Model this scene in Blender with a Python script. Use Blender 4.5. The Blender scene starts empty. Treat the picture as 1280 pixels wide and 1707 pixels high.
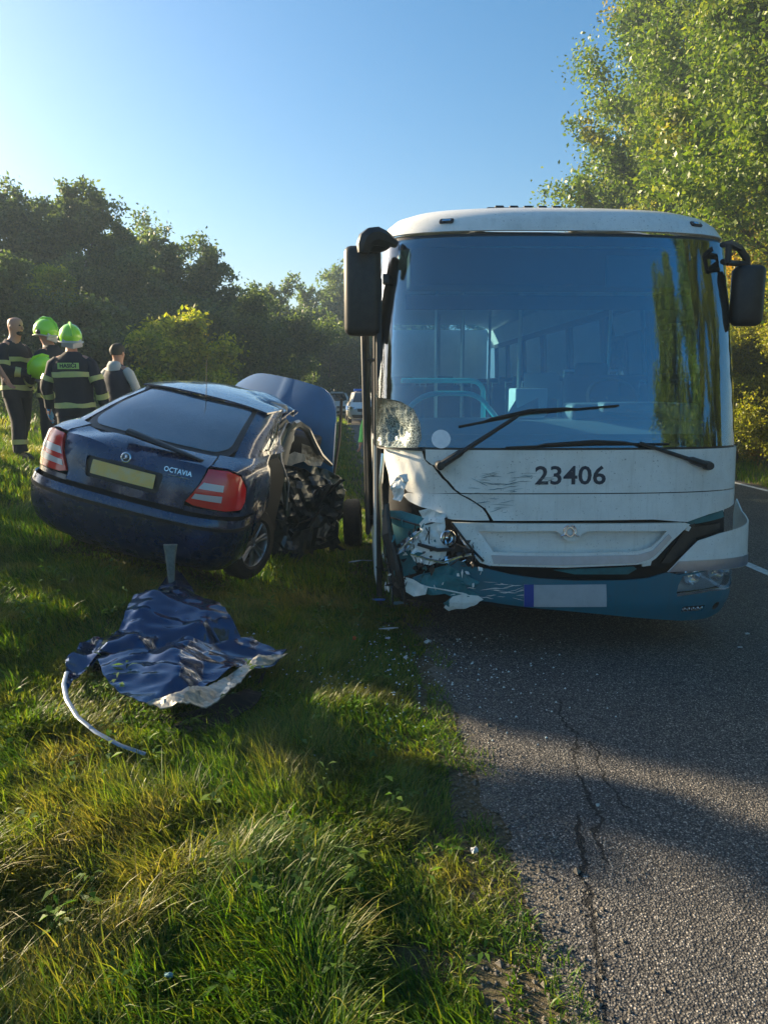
import bpy, bmesh, math, random
import numpy as np
from math import sin, cos, pi, radians as R, atan, sqrt
from mathutils import Vector, Matrix, Euler
from mathutils.geometry import delaunay_2d_cdt

random.seed(7)
rng = np.random.default_rng(11)
S = bpy.context.scene
C = S.collection

# ------------------------------------------------------------------ camera
FPX, EYE = 1260.0, 1.85            # focal length in photo pixels, eye height in metres
PITCH = atan(208.5 / FPX)
cam = bpy.data.cameras.new('camera')
cam.sensor_fit = 'VERTICAL'
cam.sensor_height = 36.0
cam.lens = 36.0 * FPX / 1707.0
cam.clip_start, cam.clip_end = 0.1, 2000
camo = bpy.data.objects.new('camera', cam)
C.objects.link(camo)
camo.location = (0, 0, EYE)
camo.rotation_euler = (pi / 2 - PITCH, 0, 0)
S.camera = camo

# ------------------------------------------------------------------ light
SUN_EL = R(19)
SUN_AZ = R(27)                      # how far the sun stands ahead of due left
sdir = Vector((-cos(SUN_AZ) * cos(SUN_EL), sin(SUN_AZ) * cos(SUN_EL), sin(SUN_EL)))
w = bpy.data.worlds.new('World')
S.world = w
w.use_nodes = True
nt = w.node_tree
for n in list(nt.nodes):
    nt.nodes.remove(n)
sky = nt.nodes.new('ShaderNodeTexSky')
sky.sky_type = 'NISHITA'
sky.sun_disc = False
sky.sun_elevation = SUN_EL
sky.sun_rotation = math.atan2(sdir.x, sdir.y)
sky.air_density, sky.dust_density, sky.ozone_density = 1.0, 2.6, 4.0
hs = nt.nodes.new('ShaderNodeHueSaturation')
hs.inputs['Hue'].default_value = 0.492
hs.inputs['Saturation'].default_value = 1.35
bg = nt.nodes.new('ShaderNodeBackground')
bg.inputs['Strength'].default_value = 0.057
out = nt.nodes.new('ShaderNodeOutputWorld')
nt.links.new(sky.outputs[0], hs.inputs['Color'])
nt.links.new(hs.outputs[0], bg.inputs['Color'])
nt.links.new(bg.outputs[0], out.inputs['Surface'])
sun = bpy.data.lights.new('sun', 'SUN')
sun.energy = 5.0
sun.angle = R(0.6)
sun.color = (1.0, 0.80, 0.52)
suno = bpy.data.objects.new('sun', sun)
C.objects.link(suno)
suno.location = sdir * 60
suno.rotation_euler = sdir.to_track_quat('Z', 'Y').to_euler()
S.view_settings.view_transform = 'Standard'
S.view_settings.look = 'None'
S.view_settings.gamma = 1.0
S.view_settings.exposure = 1.90
S.view_settings.use_curve_mapping = False
S.cycles.max_bounces = 8
S.cycles.transparent_max_bounces = 16

# ------------------------------------------------------------------ helpers
def ray(px, py):
    x, y = (px - 640) / FPX, -(py - 853.5) / FPX
    return Vector((x, cos(PITCH) + y * sin(PITCH), -sin(PITCH) + y * cos(PITCH)))

def at(px, py, Y):
    """measured point of the photograph at distance Y in front of the lens"""
    d = ray(px, py)
    t = Y / d.y
    return Vector((d.x * t, Y, EYE + d.z * t))

def sstep(a, b, x):
    t = np.clip((np.asarray(x, float) - a) / (b - a), 0, 1)
    return t * t * (3 - 2 * t)

def vnoise(P, f=1.0, seed=0):
    """value noise in numpy, 0..1"""
    P = np.asarray(P, float) * f + seed * 17.31
    I = np.floor(P).astype(np.int64)
    F = P - I
    F = F * F * (3 - 2 * F)
    def h(a, b, c):
        n = (a * 374761393 + b * 668265263 + c * 2147483647 + seed * 1013) & 0xffffffff
        n = ((n ^ (n >> 13)) * 1274126177) & 0xffffffff
        return ((n ^ (n >> 16)) & 0xffff) / 65535.0
    r = 0
    for dx in (0, 1):
        for dy in (0, 1):
            for dz in (0, 1):
                wgt = (F[:, 0] if dx else 1 - F[:, 0]) * (F[:, 1] if dy else 1 - F[:, 1]) * (F[:, 2] if dz else 1 - F[:, 2])
                r = r + wgt * h(I[:, 0] + dx, I[:, 1] + dy, I[:, 2] + dz)
    return r

def crease(P, f, seed, k=3, warp=1.6):
    """sharp folds running in a few directions, 0..1"""
    g = np.random.default_rng(seed + 900)
    P = np.asarray(P, float)
    r = 0
    for i in range(k):
        d = g.normal(0, 1, 3)
        d /= np.linalg.norm(d)
        q = P @ d * f * g.uniform(.6, 1.3) + g.uniform(0, 9) + (vnoise(P, f * .55, seed + i) - .5) * warp
        r = r + np.abs(q - np.floor(q) - .5) * 2 * (1, .6, .4)[i % 3]
    return r / 2.0

def n3(U, V, f, seed):
    U = np.asarray(U, float)
    return vnoise(np.stack([U, np.asarray(V, float), np.zeros_like(U)], 1), f, seed)

def finish(o, parent):
    C.objects.link(o)
    if parent is not None:
        o.parent = parent
    return o

def mobj(name, V, F, m, parent=None, smooth=True, ang=38):
    me = bpy.data.meshes.new(name)
    if isinstance(V, np.ndarray):
        V = V.tolist()
    me.from_pydata([tuple(v) for v in V], [], [tuple(f) for f in F])
    me.update()
    if m is not None:
        me.materials.append(m)
    if smooth:
        me.polygons.foreach_set('use_smooth', [True] * len(me.polygons))
        me.set_sharp_from_angle(angle=R(ang))
    return finish(bpy.data.objects.new(name, me), parent)

def fastmesh(name, V, nper, m, parent=None, smooth=False, attr=None):
    """V (n*nper,3): n loose polygons with nper corners each (numpy, quick)"""
    n = len(V) // nper
    me = bpy.data.meshes.new(name)
    me.vertices.add(len(V))
    me.vertices.foreach_set('co', np.asarray(V, np.float32).ravel())
    me.loops.add(len(V))
    me.loops.foreach_set('vertex_index', np.arange(len(V), dtype=np.int32))
    me.polygons.add(n)
    me.polygons.foreach_set('loop_start', np.arange(0, len(V), nper, dtype=np.int32))
    me.polygons.foreach_set('loop_total', np.full(n, nper, np.int32))
    me.update(calc_edges=True)
    me.materials.append(m)
    return finish(bpy.data.objects.new(name, me), parent)

def thing(name, label, cat, M=None, group=None):
    o = bpy.data.objects.new(name, None)
    C.objects.link(o)
    if M is not None:
        if isinstance(M, Matrix):
            o.matrix_world = M
        else:
            o.location = M
    o.empty_display_size = .2
    return tag(o, label, cat, group)

def tag(o, label=None, cat=None, group=None, kind=None):
    if label: o['label'] = label
    if cat: o['category'] = cat
    if group: o['group'] = group
    if kind: o['kind'] = kind
    return o

def copy_tree(o, parent=None):
    c = o.copy()
    C.objects.link(c)
    if parent is not None:
        c.parent = parent
    for ch in list(o.children):
        copy_tree(ch, c)
    return c

class MB:
    """collects shapes into one mesh"""
    def __init__(s):
        s.V, s.F = [], []
    def add(s, V, F):
        b = len(s.V)
        s.V += [Vector(v) for v in V]
        s.F += [[b + i for i in f] for f in F]
        return s
    def box(s, c, d, rot=None, bev=0.0):
        x, y, z = d[0] / 2, d[1] / 2, d[2] / 2
        c = Vector(c)
        Rm = Euler(rot).to_matrix() if rot is not None else Matrix.Identity(3)
        if bev <= 0:
            V = [(-x, -y, -z), (x, -y, -z), (x, y, -z), (-x, y, -z), (-x, -y, z), (x, -y, z), (x, y, z), (-x, y, z)]
            F = [(0, 3, 2, 1), (4, 5, 6, 7), (0, 1, 5, 4), (1, 2, 6, 5), (2, 3, 7, 6), (3, 0, 4, 7)]
        else:
            bm = bmesh.new()
            bmesh.ops.create_cube(bm, size=1)
            for v in bm.verts:
                v.co = Vector((v.co.x * d[0], v.co.y * d[1], v.co.z * d[2]))
            bmesh.ops.bevel(bm, geom=bm.edges[:], offset=min(bev, min(d) * .49), segments=3, profile=.5, affect='EDGES')
            bm.verts.index_update()
            V = [v.co.copy() for v in bm.verts]
            F = [[v.index for v in f.verts] for f in bm.faces]
            bm.free()
        return s.add([c + Rm @ Vector(v) for v in V], F)
    def tube(s, P, r, n=8, sq=1.0, caps=True, up=None):
        """tube along P; r number or list, or list of (ra, rb)"""
        P = [Vector(p) for p in P]
        m = len(P)
        r = r if isinstance(r, (list, tuple)) else [r] * m
        b = len(s.V)
        prev = None
        for i, p in enumerate(P):
            d = (P[min(i + 1, m - 1)] - P[max(i - 1, 0)])
            d = d.normalized() if d.length > 1e-9 else Vector((0, 0, 1))
            if prev is None:
                a = Vector(up) if up is not None else (Vector((0, 0, 1)) if abs(d.z) < .9 else Vector((1, 0, 0)))
                a = (a - d * a.dot(d)).normalized()
            else:
                a = (prev - d * prev.dot(d)).normalized()
            prev = a
            c = d.cross(a)
            ra, rb = r[i] if isinstance(r[i], (list, tuple)) else (r[i] * sq, r[i])
            for k in range(n):
                t = 2 * pi * k / n
                s.V.append(p + a * (ra * cos(t)) + c * (rb * sin(t)))
        for i in range(m - 1):
            for k in range(n):
                k2 = (k + 1) % n
                s.F.append([b + i * n + k, b + i * n + k2, b + (i + 1) * n + k2, b + (i + 1) * n + k])
        if caps:
            s.F.append([b + k for k in range(n)][::-1])
            s.F.append([b + (m - 1) * n + k for k in range(n)])
        return s
    def ell(s, c, r, n=16, m=10, rot=None, zmin=-1.0):
        c = Vector(c)
        Rm = Euler(rot).to_matrix() if rot is not None else Matrix.Identity(3)
        b = len(s.V)
        a0 = math.asin(zmin) if zmin > -1 else -pi / 2
        for i in range(m + 1):
            a = a0 + (pi / 2 - a0) * i / m
            for k in range(n):
                t = 2 * pi * k / n
                s.V.append(c + Rm @ Vector((r[0] * cos(a) * cos(t), r[1] * cos(a) * sin(t), r[2] * sin(a))))
        for i in range(m):
            for k in range(n):
                k2 = (k + 1) % n
                s.F.append([b + i * n + k, b + i * n + k2, b + (i + 1) * n + k2, b + (i + 1) * n + k])
        return s
    def lathe(s, prof, n, M):
        """prof (radius, height) turned about local z, placed by M"""
        b = len(s.V)
        for (r_, h) in prof:
            for k in range(n):
                t = 2 * pi * k / n
                s.V.append(M @ Vector((r_ * cos(t), r_ * sin(t), h)))
        for i in range(len(prof) - 1):
            for k in range(n):
                k2 = (k + 1) % n
                s.F.append([b + i * n + k, b + i * n + k2, b + (i + 1) * n + k2, b + (i + 1) * n + k])
        return s
    def noise(s, amp, f, seed=3):
        P = np.array([tuple(v) for v in s.V])
        for k in range(3):
            P[:, k] += (vnoise(P, f, seed + k * 5) - .5) * amp * 2
        s.V = [Vector(p) for p in P]
        return s
    def build(s, name, m, parent=None, smooth=True, ang=38):
        return mobj(name, s.V, s.F, m, parent, smooth, ang)

# ------------------------------------------------------------------ materials
def nd(t, kind, **kw):
    n = t.nodes.new(kind)
    for k, v in kw.items():
        if k in n.inputs and not hasattr(n, k):
            n.inputs[k].default_value = v
        else:
            try:
                setattr(n, k, v)
            except Exception:
                n.inputs[k].default_value = v
    return n

def ramp(t, src, stops, interp='LINEAR'):
    r = t.nodes.new('ShaderNodeValToRGB')
    r.color_ramp.interpolation = interp
    el = r.color_ramp.elements
    while len(el) < len(stops):
        el.new(0.5)
    for e, (p, c) in zip(el, stops):
        e.position = p
        e.color = (c[0], c[1], c[2], 1) if isinstance(c, (tuple, list)) else (c, c, c, 1)
    t.links.new(src, r.inputs[0])
    return r.outputs[0]

def mixc(t, f, a, b, blend='MIX'):
    m = t.nodes.new('ShaderNodeMix')
    m.data_type = 'RGBA'
    m.blend_type = blend
    for s_, v in ((m.inputs[0], f), (m.inputs[6], a), (m.inputs[7], b)):
        if hasattr(v, 'is_output'):
            t.links.new(v, s_)
        elif isinstance(v, (tuple, list)):
            s_.default_value = (v[0], v[1], v[2], 1)
        else:
            s_.default_value = v
    return m.outputs[2]

def math_(t, op, a, b=0.0, clamp=False):
    m = t.nodes.new('ShaderNodeMath')
    m.operation = op
    m.use_clamp = clamp
    for i, v in enumerate((a, b)):
        if hasattr(v, 'is_output'):
            t.links.new(v, m.inputs[i])
        else:
            m.inputs[i].default_value = v
    return m.outputs[0]

def tnoise(t, scale, detail=4, rough=.6, coord=None, out_=0, scl=None):
    n = t.nodes.new('ShaderNodeTexNoise')
    n.inputs['Scale'].default_value = scale
    n.inputs['Detail'].default_value = detail
    n.inputs['Roughness'].default_value = rough
    tc = t.nodes.new('ShaderNodeTexCoord')
    src = coord or tc.outputs['Object']
    if scl:
        mp = t.nodes.new('ShaderNodeMapping')
        mp.inputs['Scale'].default_value = scl
        t.links.new(src, mp.inputs[0])
        src = mp.outputs[0]
    t.links.new(src, n.inputs['Vector'])
    return n.outputs[out_]

MC = {}
def mat(name, col, rough=.5, metal=0., coat=0., dirt=.0, dcol=(.12, .10, .07), ds=6., bump=0., bs=60., spec=.5, rvar=.0, sheen=0., specks=0.):
    m = bpy.data.materials.new(name)
    m.use_nodes = True
    t = m.node_tree
    b = t.nodes['Principled BSDF']
    b.inputs['Base Color'].default_value = (*col, 1)
    b.inputs['Roughness'].default_value = rough
    b.inputs['Metallic'].default_value = metal
    b.inputs['Coat Weight'].default_value = coat
    b.inputs['Coat Roughness'].default_value = .04
    b.inputs['Specular IOR Level'].default_value = spec
    if sheen:
        b.inputs['Sheen Weight'].default_value = sheen
    if dirt > 0:
        f = ramp(t, tnoise(t, ds, 8, .7), [(.42, 0), (.75, dirt)])
        cc = mixc(t, f, col, dcol)
        if specks > 0:
            g_ = math_(t, 'MULTIPLY', ramp(t, tnoise(t, 75, 2, .5), [(.66, 0), (.71, specks)]), ramp(t, tnoise(t, 1.7, 3, .6), [(.35, .2), (.65, 1)]))
            cc = mixc(t, g_, cc, (.05, .045, .04))
            st_ = ramp(t, tnoise(t, 5, 5, .7, scl=(5, 5, .35)), [(.52, 0), (.80, .30)])
            cc = mixc(t, st_, cc, dcol)
        t.links.new(cc, b.inputs['Base Color'])
    if rvar > 0:
        r_ = ramp(t, tnoise(t, ds * 1.7, 6, .7), [(.3, rough), (.8, min(1, rough + rvar))])
        t.links.new(r_, b.inputs['Roughness'])
    if bump > 0:
        bp = t.nodes.new('ShaderNodeBump')
        bp.inputs['Strength'].default_value = bump
        bp.inputs['Distance'].default_value = .01
        t.links.new(tnoise(t, bs, 5, .6), bp.inputs['Height'])
        t.links.new(bp.outputs[0], b.inputs['Normal'])
    MC[name] = m
    return m

def glass(name, refl, tint, rough=.0, dirt=0., fm=1.6):
    """thin glazing: some of the light mirrored, the rest passed with a tint"""
    m = bpy.data.materials.new(name)
    m.use_nodes = True
    t = m.node_tree
    t.nodes.remove(t.nodes['Principled BSDF'])
    o = t.nodes['Material Output']
    tr = nd(t, 'ShaderNodeBsdfTransparent')
    tr.inputs[0].default_value = (*tint, 1)
    gl = nd(t, 'ShaderNodeBsdfGlossy')
    gl.inputs['Roughness'].default_value = rough
    gl.inputs['Color'].default_value = (.9, .95, 1, 1)
    fr = nd(t, 'ShaderNodeFresnel')
    fr.inputs[0].default_value = 1.5
    f = math_(t, 'ADD', math_(t, 'MULTIPLY', fr.outputs[0], fm), refl, True)
    mx = nd(t, 'ShaderNodeMixShader')
    t.links.new(f, mx.inputs[0])
    t.links.new(tr.outputs[0], mx.inputs[1])
    t.links.new(gl.outputs[0], mx.inputs[2])
    last = mx.outputs[0]
    if dirt > 0:
        df = nd(t, 'ShaderNodeBsdfDiffuse')
        df.inputs[0].default_value = (.45, .45, .42, 1)
        k = ramp(t, tnoise(t, 5, 8, .75), [(.35, dirt * .3), (.75, dirt)])
        m2 = nd(t, 'ShaderNodeMixShader')
        t.links.new(k, m2.inputs[0])
        t.links.new(last, m2.inputs[1])
        t.links.new(df.outputs[0], m2.inputs[2])
        last = m2.outputs[0]
    t.links.new(last, o.inputs[0])
    MC[name] = m
    return m

def leafmat(name, stops, patch=1.2, big=.18, trans=.45, rough=.55, patchcol=None, pthr=(.58, .68)):
    """leaf colour differs from leaf to leaf and drifts over the plant"""
    m = bpy.data.materials.new(name)
    m.use_nodes = True
    t = m.node_tree
    b = t.nodes['Principled BSDF']
    o = t.nodes['Material Output']
    g = nd(t, 'ShaderNodeNewGeometry')
    n1 = tnoise(t, patch, 3, .6)
    f = math_(t, 'ADD', math_(t, 'MULTIPLY', g.outputs['Random Per Island'], .55), math_(t, 'MULTIPLY', n1, .55))
    col = ramp(t, f, stops)
    if patchcol:
        k = ramp(t, tnoise(t, big, 3, .6), [(pthr[0], 0), (pthr[1], 1)])
        k = math_(t, 'MULTIPLY', k, ramp(t, g.outputs['Random Per Island'], [(.2, .35), (.7, 1)]))
        col = mixc(t, k, col, patchcol)
    t.links.new(col, b.inputs['Base Color'])
    b.inputs['Roughness'].default_value = rough
    b.inputs['Specular IOR Level'].default_value = .35
    tl = nd(t, 'ShaderNodeBsdfTranslucent')
    t.links.new(mixc(t, 1.0, col, (1.5, 1.6, .6), 'MULTIPLY'), tl.inputs[0])
    mx = nd(t, 'ShaderNodeMixShader')
    mx.inputs[0].default_value = trans
    t.links.new(b.outputs[0], mx.inputs[1])
    t.links.new(tl.outputs[0], mx.inputs[2])
    t.links.new(mx.outputs[0], o.inputs[0])
    MC[name] = m
    return m

# ------------------------------------------------------------------ curved body shells
class Shell:
    """rounded-box skin of a vehicle. u = metres round the plan from the middle of the near end, v = level.
    levels: (v, z, half width, y of near end, y of far end)"""
    def __init__(s, levels, w0, D, n=3.0, Ls=4.0):
        s.L = np.array(levels, float)
        t = np.linspace(0, pi / 2, 400)
        cx, cy = np.sin(t) ** (2 / n), 1 - np.cos(t) ** (2 / n)
        ds = np.hypot(np.diff(cx * w0), np.diff(cy * D))
        s.t = np.concatenate([[0], np.cumsum(ds)])
        s.cx, s.cy, s.D, s.L1, s.Ls, s.w0 = cx, cy, D, s.t[-1], Ls, w0
    def lev(s, V):
        return [np.interp(V, s.L[:, 0], s.L[:, k]) for k in (1, 2, 3, 4)]
    def pt(s, U, V):
        U, V = np.asarray(U, float), np.asarray(V, float)
        z, w_, r, f = s.lev(V)
        a = np.abs(U)
        sg = np.where(U < 0, -1.0, 1.0)
        D = np.minimum(s.D, (f - r) * .45)
        c1x, c1y = np.interp(a, s.t, s.cx), np.interp(a, s.t, s.cy)
        x = w_ * c1x
        y = r + D * c1y
        fr = np.clip((a - s.L1) / s.Ls, 0, 1)
        side = a > s.L1
        y = np.where(side, r + D + (f - r - 2 * D) * fr, y)
        a2 = np.clip(2 * s.L1 + s.Ls - a, 0, s.L1)
        far = a > s.L1 + s.Ls
        x = np.where(far, w_ * np.interp(a2, s.t, s.cx), x)
        y = np.where(far, f - D * np.interp(a2, s.t, s.cy), y)
        return np.stack([x * sg, y, z], 1)
    def nrm(s, U, V):
        e = .004
        U, V = np.asarray(U, float), np.asarray(V, float)
        a = s.pt(U + e, V) - s.pt(U - e, V)
        b = s.pt(U, V + e) - s.pt(U, V - e)
        n = np.cross(a, b)
        return n / (np.linalg.norm(n, axis=1)[:, None] + 1e-12)
    def uv(s, x, z):
        """u, v of the near-end point with that x and height"""
        o = np.argsort(s.L[:, 1], kind='stable')
        v = np.interp(z, s.L[o, 1], s.L[o, 0])
        w_ = np.interp(v, s.L[:, 0], s.L[:, 2])
        u = np.interp(min(abs(x) / w_, 1), s.cx, s.t)
        return (u if x >= 0 else -u), v
    def fit(s, px, py, Mi, Y=6.0):
        """u, v where the line of sight through a measured photo point meets the near end"""
        d = ray(px, py)
        t = Y / d.y
        for _ in range(60):
            p = Mi @ (Vector((0, 0, EYE)) + d * t)
            u, v = s.uv(p.x, p.z)
            q = s.pt([u], [v])[0]
            t += (q[1] - p.y) * .7
        return (u, v)

def inpoly(X, Y, poly):
    X, Y = np.asarray(X, float), np.asarray(Y, float)
    r = np.zeros(X.shape, bool)
    n = len(poly)
    for i in range(n):
        x1, y1 = poly[i]
        x2, y2 = poly[(i + 1) % n]
        c = (y1 > Y) != (y2 > Y)
        xi = (x2 - x1) * (Y - y1) / ((y2 - y1) if abs(y2 - y1) > 1e-12 else 1e-12) + x1
        r ^= c & (X < xi)
    return r

def resample(poly, step):
    o = []
    for i in range(len(poly)):
        a, b = Vector(poly[i]), Vector(poly[(i + 1) % len(poly)])
        k = max(1, int(math.ceil((b - a).length / step)))
        o += [tuple(a.lerp(b, j / k)) for j in range(k)]
    return o

def rnd(poly, r, n=4):
    """round the corners of a polygon"""
    o = []
    m = len(poly)
    for i in range(m):
        p, a, b = Vector(poly[i]), Vector(poly[i - 1]), Vector(poly[(i + 1) % m])
        ra = min(r, (a - p).length * .45)
        rb = min(r, (b - p).length * .45)
        s0, s1 = p + (a - p).normalized() * ra, p + (b - p).normalized() * rb
        for k in range(n + 1):
            t = k / n
            o.append(tuple(s0 * (1 - t) ** 2 + p * 2 * t * (1 - t) + s1 * t * t))
    return o

def fill(poly, holes=(), step=.06):
    loops = [resample(poly, step)] + [resample(h, step) for h in holes]
    pts, edges = [], []
    for L in loops:
        b = len(pts)
        pts += L
        edges += [(b + i, b + (i + 1) % len(L)) for i in range(len(L))]
    B = np.array(pts)
    x0, y0 = B.min(0)
    x1, y1 = B.max(0)
    gx, gy = np.meshgrid(np.arange(x0 + step * .5, x1, step), np.arange(y0 + step * .5, y1, step))
    gx = gx + (np.arange(gx.shape[0]) % 2)[:, None] * step * .5
    G = np.stack([gx.ravel(), gy.ravel()], 1)
    if len(G):
        ok = inpoly(G[:, 0], G[:, 1], loops[0])
        for h in loops[1:]:
            ok &= ~inpoly(G[:, 0], G[:, 1], h)
        G = G[ok]
        if len(G):
            dmin = np.full(len(G), 9.)
            for k in range(0, len(B), 64):
                dmin = np.minimum(dmin, np.linalg.norm(G[:, None] - B[None, k:k + 64], axis=2).min(1))
            G = G[dmin > step * .45]
    pts = [Vector(p) for p in pts] + [Vector(g) for g in G]
    v, e, f, *_ = delaunay_2d_cdt(pts, edges, [], 0, 1e-7)
    V = np.array([tuple(p) for p in v])
    Fa = np.array([q for q in f if len(q) == 3])
    cc = V[Fa].mean(1)
    ok = inpoly(cc[:, 0], cc[:, 1], loops[0])
    for h in loops[1:]:
        ok &= ~inpoly(cc[:, 0], cc[:, 1], h)
    return V, Fa[ok]

def thick(P, N, F, th, off=0.0):
    """closed plate from a surface: top at off, underside at off - th"""
    n = len(P)
    T, B = P + N * off, P + N * (off - th)
    Fs = [tuple(f) for f in F]
    ec = {}
    for f in Fs:
        for i in range(len(f)):
            a, b = f[i], f[(i + 1) % len(f)]
            ec[(a, b)] = ec.get((a, b), 0) + 1
    rim = [(a, b) for (a, b) in ec if (b, a) not in ec]
    FF = Fs + [tuple(x + n for x in f[::-1]) for f in Fs] + [(b, a, a + n, b + n) for a, b in rim]
    return np.concatenate([T, B]), FF

def panel(name, sh, poly, m, parent, th=.004, off=0., holes=(), step=.06, disp=None, smooth=True, ang=40):
    V, F = fill(poly, holes, step)
    P = sh.pt(V[:, 0], V[:, 1])
    N = sh.nrm(V[:, 0], V[:, 1])
    # orient so that triangles face along N
    a = P[F[:, 1]] - P[F[:, 0]]
    b = P[F[:, 2]] - P[F[:, 0]]
    fl = (np.cross(a, b) * N[F[:, 0]]).sum(1) < 0
    F[fl] = F[fl][:, ::-1]
    if disp is not None:
        P = P + disp(P, N, V[:, 0], V[:, 1])
    W, FF = thick(P, N, F, th, off)
    return mobj(name, W, FF, m, parent, smooth, ang)

def crumple(amp, f, seed, mask=None, along=None):
    def d(P, N, U, V):
        k = crease(P, f * .7, seed) + .35 * crease(P, f * 1.9, seed + 1)
        l1 = (vnoise(P, f * .6, seed + 2) - .5)[:, None]
        l2 = (vnoise(P, f * .8, seed + 3) - .5)[:, None]
        q = -(k - .3)[:, None] * amp * N + l1 * amp * .6 * np.array([[1, 0, 0]]) + l2 * amp * .6 * np.array([[0, 0, 1]])
        if mask is not None:
            q = q * mask(P, U, V)[:, None]
        return q
    return d

def glyphs(s_, size, bold=0., shear=0., space=1.):
    cu = bpy.data.curves.new('t', 'FONT')
    cu.body, cu.size, cu.align_x, cu.align_y = s_, size, 'CENTER', 'CENTER'
    cu.offset, cu.shear, cu.space_character, cu.resolution_u = bold, shear, space, 3
    o = bpy.data.objects.new('t', cu)
    C.objects.link(o)
    dg = bpy.context.evaluated_depsgraph_get()
    me = bpy.data.meshes.new_from_object(o.evaluated_get(dg))
    V = np.array([tuple(v.co) for v in me.vertices])
    F = [tuple(p.vertices) for p in me.polygons]
    bpy.data.objects.remove(o)
    bpy.data.curves.remove(cu)
    bpy.data.meshes.remove(me)
    return V[:, :2], F

def stamp(name, sh, txt, size, uc, vc, m, parent, off=.004, th=.003, bold=0., shear=0., space=1., sx=1.):
    V, F = glyphs(txt, size, bold, shear, space)
    U, W = V[:, 0] * sx + uc, V[:, 1] + vc
    P, N = sh.pt(U, W), sh.nrm(U, W)
    W2, FF = thick(P, N, F, th, off)
    return mobj(name, W2, FF, m, parent, False)

# ------------------------------------------------------------------ terrain
RW = 7.4
def edgeX(Y):
    return 0.62 - 0.0625 * np.asarray(Y, float)

def ground_h(X, Y):
    X, Y = np.asarray(X, float), np.asarray(Y, float)
    d = edgeX(Y) - X
    s = .10 + .085 * sstep(2, 7, Y) + .035 * sstep(6.6, 9.2, Y)
    dd = np.maximum(0, d - .2)
    dd = np.where(dd < .5, dd * dd, dd - .25)
    g = np.where(dd < 5, dd, 5 + 2.0 * (1 - np.exp(-(dd - 5) / 2.0)))
    P = np.stack([X.ravel(), Y.ravel(), np.zeros(X.size)], 1)
    b = ((vnoise(P, 1.1, 4) - .5) * .09 + (vnoise(P, 3.1, 5) - .5) * .035).reshape(X.shape)
    h = s * g + b * sstep(.1, .9, d)
    e = X - (edgeX(Y) + RW)
    h2 = .05 * sstep(0, .5, e) + .30 * sstep(.8, 4, e) + b * sstep(.1, .9, e)
    onroad = -.04 * np.minimum(sstep(.10, .45, -d), sstep(.0, .25, -e))
    return np.where(d > 0, h, np.where(e > 0, h2, 0)) + onroad - .005 - .02 * sstep(30, 60, Y)

def gz(x, y):
    return float(ground_h(np.array([x]), np.array([y]))[0])

# ground material: soil, thatch and low green
def ground_mat():
    m = mat('turf_soil', (.03, .04, .015), .95, spec=.1)
    t = m.node_tree
    b = t.nodes['Principled BSDF']
    c1 = ramp(t, tnoise(t, 7, 8, .7), [(.3, (.022, .026, .010)), (.5, (.040, .052, .014)), (.7, (.11, .095, .05))])
    c2 = ramp(t, tnoise(t, .5, 5, .6), [(.35, (.026, .045, .010)), (.65, (.075, .07, .022))])
    tc = nd(t, 'ShaderNodeTexCoord')
    sx = nd(t, 'ShaderNodeSeparateXYZ')
    t.links.new(tc.outputs['Object'], sx.inputs[0])
    ed = math_(t, 'ADD', sx.outputs[0], math_(t, 'MULTIPLY', sx.outputs[1], .0625))
    ed = math_(t, 'ADD', ed, math_(t, 'MULTIPLY', tnoise(t, 3, 5, .7), .6))
    em = ramp(t, math_(t, 'SUBTRACT', ed, .3), [(.10, 0), (.50, .85)])
    sand = ramp(t, tnoise(t, 40, 6, .75), [(.3, (.05, .042, .028)), (.55, (.14, .115, .075)), (.72, (.26, .22, .16))])
    t.links.new(mixc(t, em, mixc(t, .5, c1, c2), sand), b.inputs['Base Color'])
    bp = nd(t, 'ShaderNodeBump')
    bp.inputs['Strength'].default_value = .9
    bp.inputs['Distance'].default_value = .04
    t.links.new(tnoise(t, 22, 6, .7), bp.inputs['Height'])
    t.links.new(bp.outputs[0], b.inputs['Normal'])
    return m

def spaced(a, b, fine0, fine1, df, grow):
    L = list(np.arange(fine0, fine1, df))
    s, x = df, fine1
    while x < b:
        L.append(x); s *= grow; x += s
    L.append(b)
    s, x = df, fine0
    while x > a:
        s *= grow; x -= s; L.insert(0, max(x, a))
    return np.array(sorted(set(L)))

xs = spaced(-220, 220, -5.5, 1.2, .09, 1.09)
ys = spaced(-40, 420, 1.4, 9, .10, 1.05)
GX, GY = np.meshgrid(xs, ys)
GZ = ground_h(GX, GY)
nx, ny = len(xs), len(ys)
I = np.arange(nx * ny).reshape(ny, nx)
F = np.stack([I[:-1, :-1], I[:-1, 1:], I[1:, 1:], I[1:, :-1]], -1).reshape(-1, 4)
tag(mobj('ground', np.stack([GX, GY, GZ], -1).reshape(-1, 3), F.tolist(), ground_mat(), ang=180), kind='structure')

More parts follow.
